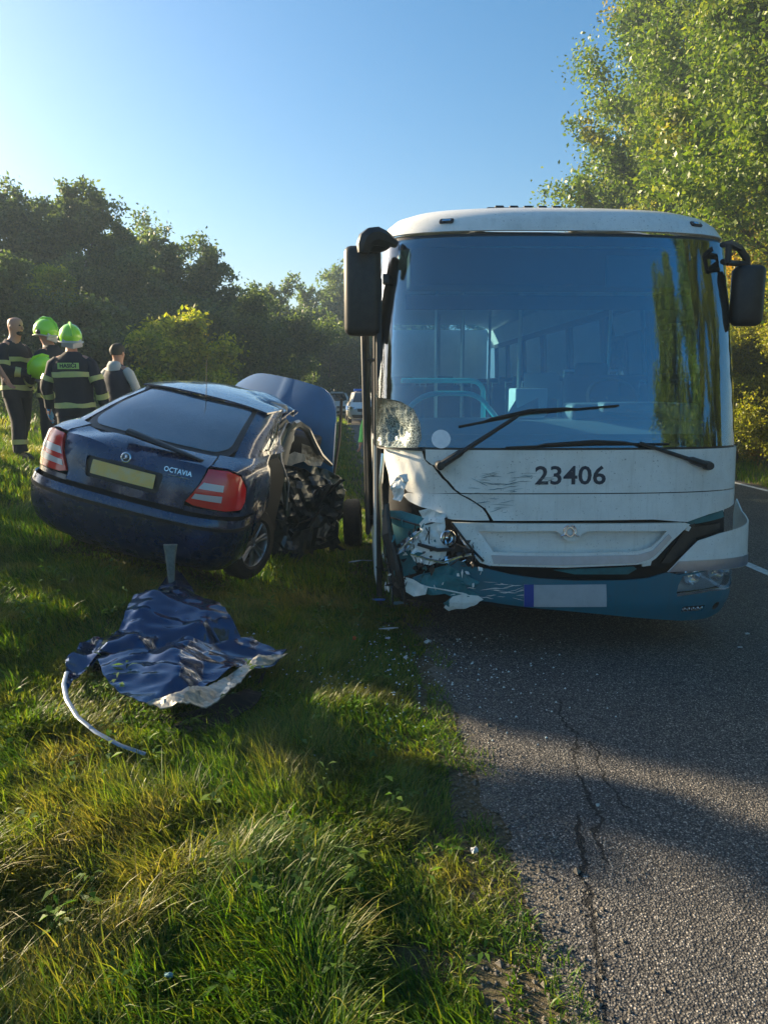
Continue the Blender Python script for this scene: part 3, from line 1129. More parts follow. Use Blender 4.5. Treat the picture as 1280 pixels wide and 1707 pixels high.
BYAW = R(1.8)
BM = Matrix.Translation((1.255, 5.02, 0)) @ Matrix.Rotation(BYAW, 4, 'Z')
BI = BM.inverted()
bus = thing('bus', 'white and teal bus with a smashed front corner standing on the road', 'bus', BM)
BL = 10.9
_W = 1.05
BS = Shell([(a, b, c * _W, d, e) for a, b, c, d, e in [(.20, .20, 1.17, .13, BL), (.27, .27, 1.21, .05, BL), (.40, .40, 1.245, .005, BL), (.62, .62, 1.25, .0, BL), (.96, .96, 1.25, .03, BL),
            (1.14, 1.14, 1.25, .045, BL), (1.43, 1.43, 1.25, .065, BL), (1.9, 1.9, 1.245, .165, BL), (2.4, 2.4, 1.232, .265, BL), (2.87, 2.87, 1.20, .36, BL),
            (2.93, 2.94, 1.17, .385, BL), (3.0, 3.01, 1.13, .43, BL - .03), (3.07, 3.07, 1.04, .52, BL - .08), (3.15, 3.11, .88, .68, BL - .2), (3.25, 3.135, .66, .95, BL - .4),
            (3.4, 3.15, .35, 1.5, BL - .8)]], 1.25, .52, 2.9, Ls=BL - 1.04)
def pb(*a):
    """photo measurements on the bus front -> (u, v) on its skin"""
    return [BS.fit(a[i], a[i + 1], BI, 5.1) for i in range(0, len(a), 2)]
def bp(name, poly, m, par=None, **k):
    return panel(name, BS, poly, m, par or bus, **k)

# dark structure under the panels, closed so that no daylight shows through gaps
bp('front_frame', [(-1.50, .30), (1.50, .30), (1.50, 1.42), (-1.50, 1.42)], cavity, off=-.10, th=.02, step=.1)
# windscreen
ws = rnd([(-1.40, 1.445), (1.40, 1.445), (1.40, 2.86), (-1.40, 2.86)], .10, 6)
def ws_dent(P, N, U, V):
    k = np.exp(-(((U + 1.19) / .13) ** 2 + ((V - 1.56) / .12) ** 2))
    n = np.abs(vnoise(P, 26, 3) - .5) * .07
    return -N * (k * (.085 + n))[:, None]
# lower left corner of the glass is a separate shattered patch
hole = [(-1.41, 1.44), (-.985, 1.44), (-.955, 1.50), (-.965, 1.60), (-1.01, 1.70), (-1.10, 1.75), (-1.22, 1.77), (-1.41, 1.78)]
wmain = [(-.985, 1.445), (1.40, 1.445), (1.44, 1.50), (1.44, 2.74), (1.38, 2.86), (-1.38, 2.86), (-1.44, 2.74), (-1.44, 1.78), (-1.22, 1.77), (-1.10, 1.75), (-1.01, 1.70), (-.965, 1.60), (-.955, 1.50)]
bp('windscreen', wmain, windG, th=.006, off=.002, step=.09)
# shattered zone: hundreds of little glass dice with white crazing
def shatter():
    m = bpy.data.materials.new('crazed_glass')
    m.use_nodes = True
    t = m.node_tree
    b = t.nodes['Principled BSDF']
    v = nd(t, 'ShaderNodeTexVoronoi')
    v.feature = 'DISTANCE_TO_EDGE'
    v.inputs['Scale'].default_value = 55
    tc = nd(t, 'ShaderNodeTexCoord')
    t.links.new(tc.outputs['Object'], v.inputs['Vector'])
    n = tnoise(t, 9, 4, .7)
    edge = ramp(t, v.outputs['Distance'], [(.0, 1), (.10, 0)])
    b.inputs['Base Color'].default_value = (.50, .56, .53, 1)
    b.inputs['Roughness'].default_value = .25
    tr = nd(t, 'ShaderNodeBsdfTransparent')
    tr.inputs[0].default_value = (.5, .6, .62, 1)
    f = math_(t, 'ADD', math_(t, 'MULTIPLY', edge, .8), ramp(t, n, [(.40, .08), (.70, .65)]), True)
    vm = nd(t, 'ShaderNodeVectorMath')
    vm.operation = 'DISTANCE'
    t.links.new(tc.outputs['Object'], vm.inputs[0])
    vm.inputs[1].default_value = (-1.20, .22, 1.56)
    dd_ = math_(t, 'ADD', vm.outputs['Value'], math_(t, 'MULTIPLY', math_(t, 'SUBTRACT', n, .5), .22))
    f = math_(t, 'MULTIPLY', f, ramp(t, dd_, [(.14, 1), (.27, .06)]))
    mx = nd(t, 'ShaderNodeMixShader')
    t.links.new(f, mx.inputs[0])
    t.links.new(tr.outputs[0], mx.inputs[1])
    t.links.new(b.outputs[0], mx.inputs[2])
    t.links.new(mx.outputs[0], t.nodes['Material Output'].inputs[0])
    return m
bp('shattered_glass', hole, shatter(), th=.006, off=.0, step=.022, disp=ws_dent, smooth=False)
# black border of the glass
inner = rnd([(-1.16, 1.50), (1.16, 1.50), (1.16, 2.80), (-1.16, 2.80)], .07, 6)
bp('windscreen_border', rnd([(-1.46, 1.42), (1.46, 1.42), (1.46, 2.885), (-1.46, 2.885)], .10, 6), blackP, holes=[rnd([(-1.445, 1.435), (-.94, 1.435), (-.93, 1.50), (1.24, 1.50), (1.24, 2.80), (-1.20, 2.80), (-1.20, 1.80), (-1.445, 1.80)], .03, 4)], th=.006, off=-.012, step=.09)
# front roof cap and roof
bp('roof_cap', [(-1.80, 2.88), (-1.46, 2.895), (1.46, 2.895), (1.80, 2.88), (1.80, 3.13), (1.2, 3.39), (-1.2, 3.39), (-1.80, 3.13)], whiteB, th=.012, off=.006, step=.06)
bp('roof_shell', [(-11.6, 2.62), (-1.81, 2.62), (-1.81, 3.16), (-1.2, 3.385), (1.2, 3.385), (1.81, 3.16), (1.81, 2.62), (11.6, 2.62), (11.6, 3.385), (-11.6, 3.385)][0:4] + [(1.2, 3.385), (1.81, 3.16), (1.81, 2.62), (11.6, 2.62), (11.6, 3.385), (-11.6, 3.385)], whiteB, th=.012, off=-.004, step=.22)
mb = MB(); mb.box((0, 6.0, 3.10), (1.9, 8.8, .07), bev=.03); mb.build('roof_skin', roofG, bus)
for u in (-.84, .985):
    o = bp('marker_lamp', rnd([(u - .050, 2.945), (u + .050, 2.945), (u + .050, 2.975), (u - .050, 2.975)], .012), blackP, th=.01, off=.014, step=.03)
    panel('lens', BS, rnd([(u - .030, 2.953), (u + .030, 2.953), (u + .030, 2.967), (u - .030, 2.967)], .006), chrome, o, th=.006, off=.020, step=.03)
# hatch on the roof
mb = MB(); mb.box((-.12, 1.32, 3.168), (.66, .6, .06), bev=.02)
for i in range(5):
    mb.box((-.34 + i * .11, 1.10, 3.203), (.07, .08, .03), bev=.01)
mb.build('roof_hatch', blackP, bus)

# ---- front panels ------------------------------------------------
crack = pb(708, 766, 716, 774, 722, 776, 738, 797, 745, 803, 756, 816, 766, 824, 778, 830, 792, 838, 806, 848, 812, 856, 818, 868)
def shift(pts, dx, dz=0.):
    return [(a + dx, b + dz) for a, b in pts]
def dent(cu, cv, ru, rv, dep, seed):
    def d(P, N, U, V):
        k = np.exp(-(((U - cu) / ru) ** 2 + ((V - cv) / rv) ** 2))
        r_ = np.abs(vnoise(P, 13, seed) - .5) * 2
        return -N * (k * dep * (.6 + .9 * r_))[:, None]
    return d
SE = 1.49
vU = 1.137
top_r = [p for p in crack if p[1] > vU + .005]
c_at = lambda v: float(np.interp(-v, [-p[1] for p in crack], [p[0] for p in crack]))
main_up = [(SE, vU + .004), (SE, 1.43)] + [(-.93, 1.43)] + [(a + .006 + .008 * abs(sin(a * 37)), b) for a, b in top_r] + [(c_at(vU) + .012, vU + .004)]
bp('front_panel', main_up[::-1], whiteB, th=.014, off=.006, step=.035, disp=dent(-.78, 1.22, .13, .10, .022, 4))
lowR = [(SE, 1.055), (1.36, 1.035)] + pb(1205, 849, 1180, 857, 1160, 864, 1144, 870)
low_c = [p for p in crack if p[1] < vU - .005]
main_lo = [(SE, vU - .003), (c_at(vU) + .012, vU - .003)] + [(a + .006 + .010 * abs(sin(a * 41)), b) for a, b in low_c] + [(.55, low_c[-1][1] + .002)] + lowR[::-1]
bp('front_panel', main_lo, whiteB, th=.014, off=.006, step=.035, disp=dent(-.55, 1.03, .14, .10, .016, 9))
# broken-off corner left of the crack: pushed in, creased, with torn edges
cm = crumple(.026, 4.5, 12, mask=lambda P, U, V: .25 + sstep(-.62, -1.1, U) * .95)
def broken(P, N, U, V):
    return cm(P, N, U, V) - N * (.012 + .05 * sstep(-.75, -1.35, U))[:, None]
up_l = [(-1.52, 1.43), (-1.2, 1.425), (-.965, 1.43)] + shift(top_r, -.008) + [(c_at(vU) - .008, vU + .003)] + pb(690, 823, 672, 820, 660, 808, 655, 795, 645, 800, 636, 812)
bp('broken_panel', up_l, whiteB, th=.012, off=.004, step=.028, disp=broken, ang=24)
lo_l = [(c_at(vU) - .008, vU - .003)] + shift(low_c, -.008) + pb(790, 868, 752, 866, 735, 862, 722, 851, 700, 846, 676, 836, 664, 826, 672, 822)
bp('broken_panel', lo_l, whiteB, th=.012, off=.004, step=.028, disp=broken, ang=24)
# curled flake of paint and plastic
bp('torn_flake', pb(655, 812, 664, 798, 680, 790, 683, 800, 676, 815, 670, 838, 658, 832), whiteB, th=.006, off=.035, step=.02, disp=crumple(.05, 18, 4), smooth=False)

# ---- scuffs: scraped blue-green marks on the broken corner
scuff = mat('scuff_marks', (.05, .16, .20), .6)
r_ = random.Random(4)
sm_V, sm_F = [], []
mbs = None
def scuffs(n, box, L, seed, off=.0095):
    rr = random.Random(seed)
    o_V, o_F = [], []
    for i in range(n):
        u = rr.uniform(box[0], box[1]); v = rr.uniform(box[2], box[3])
        l, a, w_ = rr.uniform(.3, 1) * L, rr.gauss(.04, .12), rr.uniform(.0008, .0028)
        us = np.linspace(0, l, 7)
        vs = us * math.tan(a) + np.cumsum(np.array([rr.gauss(0, .0018) for _ in us]))
        hw = np.sin(np.linspace(.05, pi - .05, 7)) * w_
        U = np.concatenate([u + us, u + us]); Vv = np.concatenate([v + vs - hw, v + vs + hw])
        P, N = BS.pt(U, Vv), BS.nrm(U, Vv)
        P = P + N * off
        b = len(o_V)
        o_V += [tuple(p) for p in P]
        o_F += [(b + k, b + k + 1, b + k + 8, b + k + 7) for k in range(6)]
    return o_V, o_F
for nm, n_, bx, L, sd, m_ in (('scuff_marks', 26, (-.66, -.30, .97, 1.27), .16, 5, scuff), ('scuff_marks', 16, (-.62, -.15, 1.16, 1.28), .14, 8, mat('scuff_grey', (.16, .18, .17), .7))):
    V_, F_ = scuffs(n_, bx, L, sd)
    o = mobj(nm, V_, F_, m_, bus, False); o['kind'] = 'stuff'

# ---- grille
gl_out = pb(752, 871, 1140, 871, 1148, 874, 1118, 902, 1092, 930, 1082, 937, 1060, 941, 940, 946, 820, 943, 800, 938, 785, 920)
recess = pb(798, 886, 925, 885, 934, 890, 940, 898, 948, 902, 956, 902, 964, 897, 970, 889, 980, 885, 1110, 885, 1098, 900, 1084, 912, 1060, 919, 940, 922, 822, 920, 812, 905)
bp('grille_surround', gl_out, whiteB, th=.012, off=.010, step=.035, holes=[recess], disp=dent(-.55, .85, .10, .09, .02, 2))
bp('grille_recess', shift(gl_out, 0), whiteB, th=.006, off=-.045, step=.05)
bp('silver_trim', pb(818, 925, 940, 927, 1062, 924, 1086, 917, 1112, 890, 1117, 896, 1090, 925, 1080, 932, 1060, 938, 940, 942, 822, 939), brush, th=.006, off=.0165, step=.03)
# emblem
eu, ev = pb(948, 886)[0]
def emb(name, pts, r_, mm=chrome, closed=False, par=None, off=.022):
    if closed: pts = pts + [pts[0], pts[1]]
    U = np.array([p[0] for p in pts]) + eu; W = np.array([p[1] for p in pts]) + ev
    P, N = BS.pt(U, W), BS.nrm(U, W)
    mb_ = MB(); mb_.tube([Vector(p) for p in (P + N * off)], r_, 6)
    return mb_.build(name, mm, par or bus)
disc = emb('emblem', [(.026 * cos(a), .030 * sin(a)) for a in np.linspace(0, 2 * pi, 25)[:-1]], .0078, closed=True)
for sg in (-1, 1):
    emb('emblem_wing', [(sg * (.004 + .034 * sin(a)), .006 + .037 * cos(a)) for a in np.linspace(0.1, 2.2, 10)] + [(sg * .044, -.026), (sg * .060, -.031)], .0068, par=disc)
stamp('fleet_number', BS, '23406', .172, .002, pb(941, 794)[0][1], inkM, bus, off=.0085, th=.002, bold=.0030, space=1.02, sx=1.06)

# ---- substructure that the missing pieces lay open
bp('inner_panel', pb(1085, 945, 1118, 905, 1152, 874, 1212, 850, 1222, 862, 1222, 900, 1165, 925, 1110, 952), cavity, th=.01, off=-.055, step=.05)
bp('inner_bracket', pb(1152, 868, 1211, 850, 1213, 862, 1150, 876), tealR, th=.01, off=-.030, step=.04)
bp('inner_bracket', pb(1150, 880, 1206, 872, 1206, 884, 1150, 900), blackP, th=.02, off=-.030, step=.04)
bp('inner_bracket', pb(1150, 878, 1162, 872, 1165, 905, 1120, 940, 1105, 940), blackP, th=.02, off=-.03, step=.04)
bp('inner_bracket', pb(925, 953, 1060, 946, 1065, 951, 1050, 960, 960, 960), tealR, th=.02, off=-.04, step=.04)
for a in (pb(1148, 876, 1143, 884, 1149, 886, 1153, 879), pb(1068, 935, 1088, 932, 1085, 943, 1072, 945)):
    bp('fixing_lug', a, whiteB, th=.02, off=-.01, step=.03)
# white cover above the right headlamp, sprung loose
fl = pb(1111, 953, 1135, 928, 1160, 901, 1190, 888, 1213, 878) + [(1.40, .905), (1.50, .94), (1.585, 1.02), (1.60, .985), (1.62, .90), (1.62, .60), (1.45, .585)]
def spring(P, N, U, V):
    k = sstep(.75, 1.5, U)
    return np.stack([.075 * k, -.05 * k, np.zeros_like(k)], 1) + N * (.02 * k)[:, None]
bp('headlamp_cover', fl, whiteB, th=.010, off=.012, step=.03, disp=spring)
bp('cover_trim', [(.662, .594), (.735, .665), (1.20, .665), (1.42, .665), (1.60, .67), (1.60, .61), (1.42, .592), (1.0, .592)], brush, th=.003, off=.0165, step=.03, disp=spring)

# ---- teal bumper (hanging a little low on its right side)
def droop(P, N, U, V):
    return np.stack([0 * U, 0 * U, -.05 * sstep(-.6, 1.2, U) + .035 * sstep(-.1, -.8, U)], 1)
def pbd(*a):
    q = pb(*a)
    return [(u, v + .05 * float(sstep(-.6, 1.2, u)) - .035 * float(sstep(-.1, -.8, u))) for u, v in q]
topb = pbd(812, 948, 850, 957, 900, 964, 960, 968, 1040, 967, 1080, 963, 1098, 957, 1112, 954, 1128, 957)
hl_poly = pbd(1125, 990, 1128, 975, 1136, 960, 1150, 957) + [(1.12, .655), (1.30, .65), (1.36, .60), (1.36, .545), (1.30, .505), (1.22, .49)]
bl = pbd(795, 946, 770, 935, 752, 932, 742, 950, 700, 958, 688, 962, 690, 976, 714, 982, 728, 985, 745, 992, 765, 990, 780, 1000, 820, 1003)
lower = [(-.45, .37), (-.1, .350), (0.3, .318), (.8, .272), (1.05, .265), (1.20, .29), (1.42, .42), (1.48, .55), (1.48, .66), (1.30, .66)]
bump_poly = lower + topb[::-1] + bl
fogp = [(.80, .335), (.98, .335), (.98, .385), (.80, .385)]
bp('bumper', bump_poly, tealB, th=.014, off=.012, step=.035, holes=[hl_poly, rnd(fogp, .015), [(1.095 + .034 * cos(a), .362 + .032 * sin(a)) for a in np.linspace(0, 2 * pi, 12)[:-1]]],
   disp=lambda P, N, U, V: droop(P, N, U, V) + crumple(.030, 6, 31, mask=lambda P, U, V: sstep(-.42, -.85, U))(P, N, U, V))
bp('bumper_lining', [(-.6, .30), (1.45, .30), (1.45, .56), (-.6, .56)], cavity, th=.01, off=-.05, step=.1, disp=droop)
# headlamp: dark housing, two chrome bowls with bulbs, clear lens
hl = bp('headlamp', hl_poly, mat('lamp_housing', (.55, .58, .60), .30, .35), th=.03, off=-.045, step=.04, disp=droop)
def onbus(u, v, off):
    P, N = BS.pt([u], [v]), BS.nrm([u], [v])
    d_ = droop(P, N, np.array([u]), np.array([v]))
    return Vector((P + d_ + N * off)[0]), Vector(N[0])
def bowl(u, v, rr, name='reflector'):
    p, n = onbus(u, v, -.030)
    n = (n + Vector((0, -1.6, 0))).normalized()
    M = Matrix.Translation(p) @ n.to_track_quat('Z', 'Y').to_matrix().to_4x4()
    mb_ = MB()
    mb_.lathe([(rr * 1.08, .020), (rr, .022), (rr * .93, .012), (rr * .75, -.012), (rr * .45, -.026), (rr * .36, -.014), (rr * .30, .006), (rr * .2, .014), (0.0005, .016)], 24, M)
    return mb_.build(name, lampS, hl)
for u, v, rr in ((.86, .590, .058), (1.07, .602, .060), (1.225, .60, .036)):
    bowl(u, v, rr)
panel('lens', BS, hl_poly, clearG, hl, th=.004, off=.012, step=.04, disp=droop)
bp('headlamp_bezel', pbd(1125, 993, 1127, 988) + [(1.0, .50), (1.22, .482), (1.34, .53), (1.36, .51), (1.24, .465), (1.0, .483)], chrome, th=.004, off=.017, step=.03, disp=droop)
fo = bp('fog_lamp', rnd(shift(fogp, 0), .012), blackP, th=.01, off=-.008, step=.04, disp=droop)
for i in range(5):
    p, n = onbus(.82 + .035 * i, .36, .0)
    mb_ = MB(); mb_.lathe([(.015, .006), (.012, -.004), (.0005, -.006)], 10, Matrix.Translation(p) @ n.to_track_quat('Z', 'Y').to_matrix().to_4x4())
    mb_.build('reflector', chrome, fo)
p, n = onbus(1.095, .362, -.005)
mb_ = MB(); mb_.lathe([(.034, .016), (.026, .010), (.022, -.01), (.0005, -.012)], 16, Matrix.Translation(p) @ n.to_track_quat('Z', 'Y').to_matrix().to_4x4()); mb_.build('towing_eye_cap', blackP, bus)
# number plate (its text is blurred in the photo)
pl = pbd(872, 973, 1008, 973, 1008, 1008, 872, 1008)
bp('number_plate', pl, mat('plate_grey_white', (.45, .47, .50), .5, dirt=.5, dcol=(.25, .27, .3), ds=7), th=.006, off=.022, step=.06, disp=droop)
bp('plate_blue_band', pbd(872, 973, 888, 973, 888, 1008, 872, 1008), mat('plate_blue', (.01, .05, .30), .5), th=.003, off=.0255, step=.04, disp=droop)

# ---- wreckage at the left corner
cr = lambda a, f, s_: crumple(a, f, s_)
bp('bent_teal_strip', pb(645, 850, 665, 852, 700, 862, 722, 866, 714, 878, 690, 882, 660, 878, 645, 868), tealR, th=.008, off=.0, step=.03, disp=cr(.03, 10, 3))
bp('bent_teal_sheet', pb(645, 868, 668, 876, 690, 878, 692, 920, 690, 957, 668, 963, 656, 920), tealR, th=.006, off=-.035, step=.04, disp=cr(.02, 3, 5))
bp('crumpled_panel', pb(708, 862, 722, 856, 738, 862, 742, 880, 740, 900, 752, 918, 736, 926, 712, 930, 692, 934, 686, 915, 690, 895, 702, 885, 700, 872), whiteB, th=.006, off=.035, step=.022, disp=cr(.065, 7, 7), smooth=False)
bp('crumpled_panel', pb(690, 890, 702, 882, 700, 900, 688, 915, 676, 922, 670, 908), whiteB, th=.005, off=.03, step=.018, disp=cr(.05, 9, 8), smooth=False)
bp('torn_trim', pb(760, 878, 772, 880, 788, 905, 806, 928, 822, 938, 818, 944, 798, 936, 778, 914, 766, 896), brush, th=.008, off=.0, step=.025, disp=cr(.03, 14, 9), smooth=False)
bp('torn_bumper_piece', pbd(688, 962, 700, 950, 745, 948, 772, 962, 778, 975, 800, 984, 798, 990, 780, 988, 762, 998, 742, 1002, 736, 996, 752, 988, 740, 982, 716, 984, 690, 976), tealR, th=.008, off=.035, step=.02, disp=cr(.05, 7, 10), smooth=False)
bp('torn_bumper_piece', pbd(676, 950, 690, 955, 715, 966, 712, 978, 690, 984, 678, 975), whiteB, th=.006, off=.05, step=.02, disp=cr(.05, 8, 13), smooth=False)
bp('crumpled_panel', pb(700, 900, 722, 905, 748, 915, 744, 930, 720, 940, 696, 936, 688, 922), whiteB, th=.005, off=.05, step=.016, disp=cr(.05, 8, 17), smooth=False)
bp('torn_bumper_piece', pbd(720, 940, 748, 934, 768, 944, 788, 955, 800, 962, 792, 970, 770, 964, 745, 960, 722, 955), tealR, th=.006, off=.045, step=.018, disp=cr(.05, 8, 18), smooth=False)
bp('torn_bumper_piece', pbd(755, 985, 772, 980, 798, 984, 806, 990, 790, 1000, 775, 1004, 760, 1004, 748, 1008, 740, 1001), whiteB, th=.004, off=.04, step=.016, disp=cr(.04, 9, 19), smooth=False)
bp('torn_flake', pb(700, 850, 716, 846, 728, 852, 744, 858, 738, 872, 720, 870, 704, 862), whiteB, th=.005, off=.03, step=.016, disp=cr(.04, 9, 20), smooth=False)
bp('silver_shards', pb(668, 905, 684, 893, 694, 884, 698, 890, 690, 904, 678, 918, 668, 922), alloyM, th=.004, off=.05, step=.016, disp=cr(.06, 20, 23), smooth=False)
# smashed headlamp remains
rr = random.Random(12)
def shard_cluster(name, n, box, size, mm, seed, offr=(.0, .07)):
    g = random.Random(seed)
    V_, F_ = [], []
    for i in range(n):
        px_, py_ = g.uniform(box[0], box[1]), g.uniform(box[2], box[3])
        u, v = pb(px_, py_)[0]
        p, n_ = onbus(u, v, g.uniform(*offr))
        q = Euler((g.uniform(0, 6), g.uniform(0, 6), g.uniform(0, 6))).to_matrix()
        L, W_ = size * g.uniform(.5, 1.8), size * g.uniform(.15, .5)
        b = len(V_)
        k = g.choice((3, 4, 5))
        pts = [Vector((L * .5 * cos(a) * g.uniform(.6, 1.1), W_ * sin(a) * g.uniform(.6, 1.1), 0)) for a in np.linspace(0, 2 * pi, k + 1)[:-1]]
        V_ += [p + q @ x for x in pts] + [p + q @ (x + Vector((0, 0, .004))) for x in pts]
        F_ += [tuple(b + j for j in range(k))[::-1], tuple(b + k + j for j in range(k))] + [(b + j, b + (j + 1) % k, b + k + (j + 1) % k, b + k + j) for j in range(k)]
    return mobj(name, V_, F_, mm, bus, False)
for nm, n_, bx, sz, mm, sd in (('lamp_fragments', 34, (690, 790, 905, 955), .055, blackP, 1), ('lamp_fragments', 16, (700, 790, 905, 950), .04, chrome, 2),
                               ('plastic_fragments', 20, (660, 740, 870, 975), .05, tealR, 3), ('plastic_fragments', 16, (640, 800, 925, 990), .045, whiteB, 4),
                               ('plastic_fragments', 24, (640, 690, 900, 985), .05, blackP, 6)):
    o = shard_cluster(nm, n_, bx, sz, mm, sd); o['kind'] = 'stuff'
p, n_ = onbus(*pb(746, 905)[0], -.0)
mb_ = MB(); mb_.lathe([(.055, .02), (.050, .025), (.040, -.02), (.015, -.03), (.0005, -.03)], 20, Matrix.Translation(p) @ (n_ + Vector((.3, 0, .1))).to_track_quat('Z', 'Y').to_matrix().to_4x4()); mb_.build('broken_reflector', chrome, bus)
p, n_ = onbus(*pb(772, 925)[0], .03)
mb_ = MB(); mb_.box(p, (.14, .03, .05), rot=(.3, .45, .2)); mb_.box(p + Vector((.03, -.01, -.03)), (.09, .02, .06), rot=(.1, .7, .4)); mb_.build('broken_lamp_housing', blackP, bus)
V_, F_ = scuffs(24, (-.78, -.30, .42, .56), .14, 15, .0145)
o = mobj('white_scrapes', V_, F_, whiteB, bus, False); o['kind'] = 'stuff'
# long split edges and a bent lamp bracket
for nm, px_, m__, o_, r_w in (('split_edge', (640, 868, 668, 876, 700, 884, 722, 880, 744, 872), blackP, .012, .007), ('split_edge', (752, 880, 768, 900, 786, 922, 806, 940), blackP, .02, .008),
                         ('bent_bracket', (690, 930, 712, 938, 740, 944, 768, 936, 786, 930), lampS, .05, .010), ('bent_bracket', (672, 925, 690, 905, 706, 892), lampS, .05, .008),
                         ('torn_rim', (690, 978, 716, 984, 742, 990, 770, 996, 800, 1003), whiteB, .02, .006), ('bent_bracket', (700, 915, 730, 924, 760, 922), blackP, .06, .012)):
    mb_ = MB(); mb_.tube([onbus(*q_, o_)[0] for q_ in pb(*px_)], r_w, 6); mb_.noise(.010, 20, 5); mb_.build(nm, m__, bus)
# cables
mb_ = MB()
for k in range(6):
    pts = [onbus(*pb(695 + 14 * k + rr.uniform(-8, 8), 880 + j * 22 + rr.uniform(-8, 8))[0], .02 + rr.uniform(-.05, .03))[0] for j in range(4)]
    mb_.tube(pts, .004, 5)
mb_.build('loose_cables', rubber, bus)
# scraped upright at the corner
mb_ = MB()
pts = [(-1.262, .30, 1.40), (-1.275, .27, 1.15), (-1.265, .28, .95), (-1.245, .24, .70), (-1.21, .26, .45), (-1.20, .30, .30)]
mb_.tube(pts, [.012, .014, .016, .02, .022, .016], 8); mb_.noise(.012, 12)
mb_.build('bent_corner_trim', chrome, bus)
mb_ = MB()
pts = [(-1.235, .20, 1.05), (-1.215, .17, .85), (-1.16, .14, .60), (-1.10, .16, .36)]
mb_.tube(pts, [.018, .03, .035, .02], 7); mb_.noise(.03, 22, 8)
mb_.build('torn_corner_edge', blackP, bus, smooth=False)

# ---- body sides
side_lo = lambda sg: [(sg * 1.52, .30), (sg * 11.3, .30), (sg * 11.3, 1.43), (sg * 1.52, 1.43)]
for sg in (-1, 1):
    bp('side_panel', side_lo(sg) if sg > 0 else side_lo(sg)[::-1], whiteB, th=.02, off=.0, step=.22,
       holes=[[(sg * (1.3 + yc) + .50 * cos(a), .50 + .50 * sin(a) * (1 if sin(a) > 0 else .3)) for a in np.linspace(0, 2 * pi, 20)[:-1]] for yc in (1.9, 7.3)])
    ps = [1.47, 1.56] if sg > 0 else [1.47, 1.54]
    edges_ = [1.56 if sg > 0 else 2.65, 2.9, 4.3, 5.75, 7.2, 8.6, 10.0, 11.2]
    bp('side_pillar', [(sg * ps[0], 1.43), (sg * ps[1], 1.43), (sg * ps[1], 2.66), (sg * ps[0], 2.66)], blackP, th=.05, off=0, step=.2)
    for i in range(len(edges_) - 1):
        a, b = edges_[i] + .04, edges_[i + 1] - .04
        if b - a < .2:
            continue
        wf = bp('side_window', rnd([(sg * a, 1.46), (sg * b, 1.46), (sg * b, 2.62), (sg * a, 2.62)], .06), sideG, th=.006, off=0, step=.3)
        panel('window_frame', BS, [(sg * (a - .05), 1.41), (sg * (b + .05), 1.41), (sg * (b + .05), 2.67), (sg * (a - .05), 2.67)], blackP, wf, th=.03, off=-.008, step=.3,
              holes=[rnd([(sg * (a + .02), 1.48), (sg * (b - .02), 1.48), (sg * (b - .02), 2.60), (sg * (a + .02), 2.60)], .06)])
mb_ = MB(); mb_.box((0, BL - .03, 1.65), (2.4, .05, 2.7)); mb_.build('rear_wall', whiteB, bus, False)
# door opening with the folded-out leaf
frame_ = MB()
for y_ in (.52, 1.62):
    frame_.box((-1.275, y_, 1.45), (.04, .05, 2.30), bev=.008)
frame_.box((-1.225, 1.07, 2.60), (.04, 1.14, .06))
frame_.build('door_frame', blackP, bus)
leaf = MB(); leaf.box((-1.355, .98, 1.50), (.035, .50, 1.55), rot=(0, -.02, -.07), bev=.015)
lf = leaf.build('open_door', blackP, bus)
g_ = MB(); g_.box((-1.376, .98, 1.55), (.004, .40, 1.25), rot=(0, -.02, -.07)); g_.build('door_glass', sideG, lf)
for z_ in (2.05, .85):
    mb_ = MB(); mb_.tube([(-1.27, .78, z_), (-1.35, .85, z_)], .012); mb_.build('door_hinge', silvM, lf)

# ---- wheels
def wheel(par, c, rad, wd, sgn, name='wheel', spokes=0, tilt=None):
    M = Matrix.Translation(c) @ (tilt or Matrix.Identity(4)) @ Matrix.Rotation(pi / 2 * sgn, 4, 'Y')
    mb_ = MB()
    h = wd / 2
    mb_.lathe([(rad * .62, -h * .8), (rad * .70, -h), (rad * .93, -h * .9), (rad, -h * .6), (rad, h * .6), (rad * .93, h * .9), (rad * .70, h), (rad * .62, h * .8), (rad * .62, -h * .8)], 40, M)
    ty = mb_.build(name, tyreM, par)
    mb_ = MB()
    mb_.lathe([(rad * .64, h * .82), (rad * .62, h * .86), (rad * .58, h * .6), (rad * .57, -h * .5)], 40, M)
    if spokes:
        mb_.lathe([(.0005, h * .62), (rad * .14, h * .62), (rad * .16, h * .35)], 20, M)
        for k in range(spokes):
            a = 2 * pi * k / spokes
            for dd in (-.10, .10):
                P = [M @ Vector((rad * q_ * cos(a + dd * (1 - 0)), rad * q_ * sin(a + dd), h * (.55 + .2 * q_))) for q_ in (.10, .35, .62)]
                mb_.tube(P, [rad * .055, rad * .045, rad * .05], 6)
    else:
        mb_.lathe([(rad * .58, h * .2), (rad * .34, h * .5), (rad * .30, h * .9), (rad * .12, h * .95), (.0005, h * .95)], 24, M)
    mb_.build('rim', alloyM, ty)
    mb_ = MB(); mb_.lathe([(rad * .55, -h * .2), (.0005, -h * .2)], 24, M); mb_.build('brake_disc', blackP, ty)
    return ty
for yc in (2.45, 7.85):
    for sg in (-1, 1):
        wheel(bus, Vector((sg * 1.07, yc, .48)), .48, .28, sg)
mb_ = MB(); mb_.box((0, 5.6, .38), (2.1, 9.6, .12)); mb_.build('underbody', cavity, bus, False)

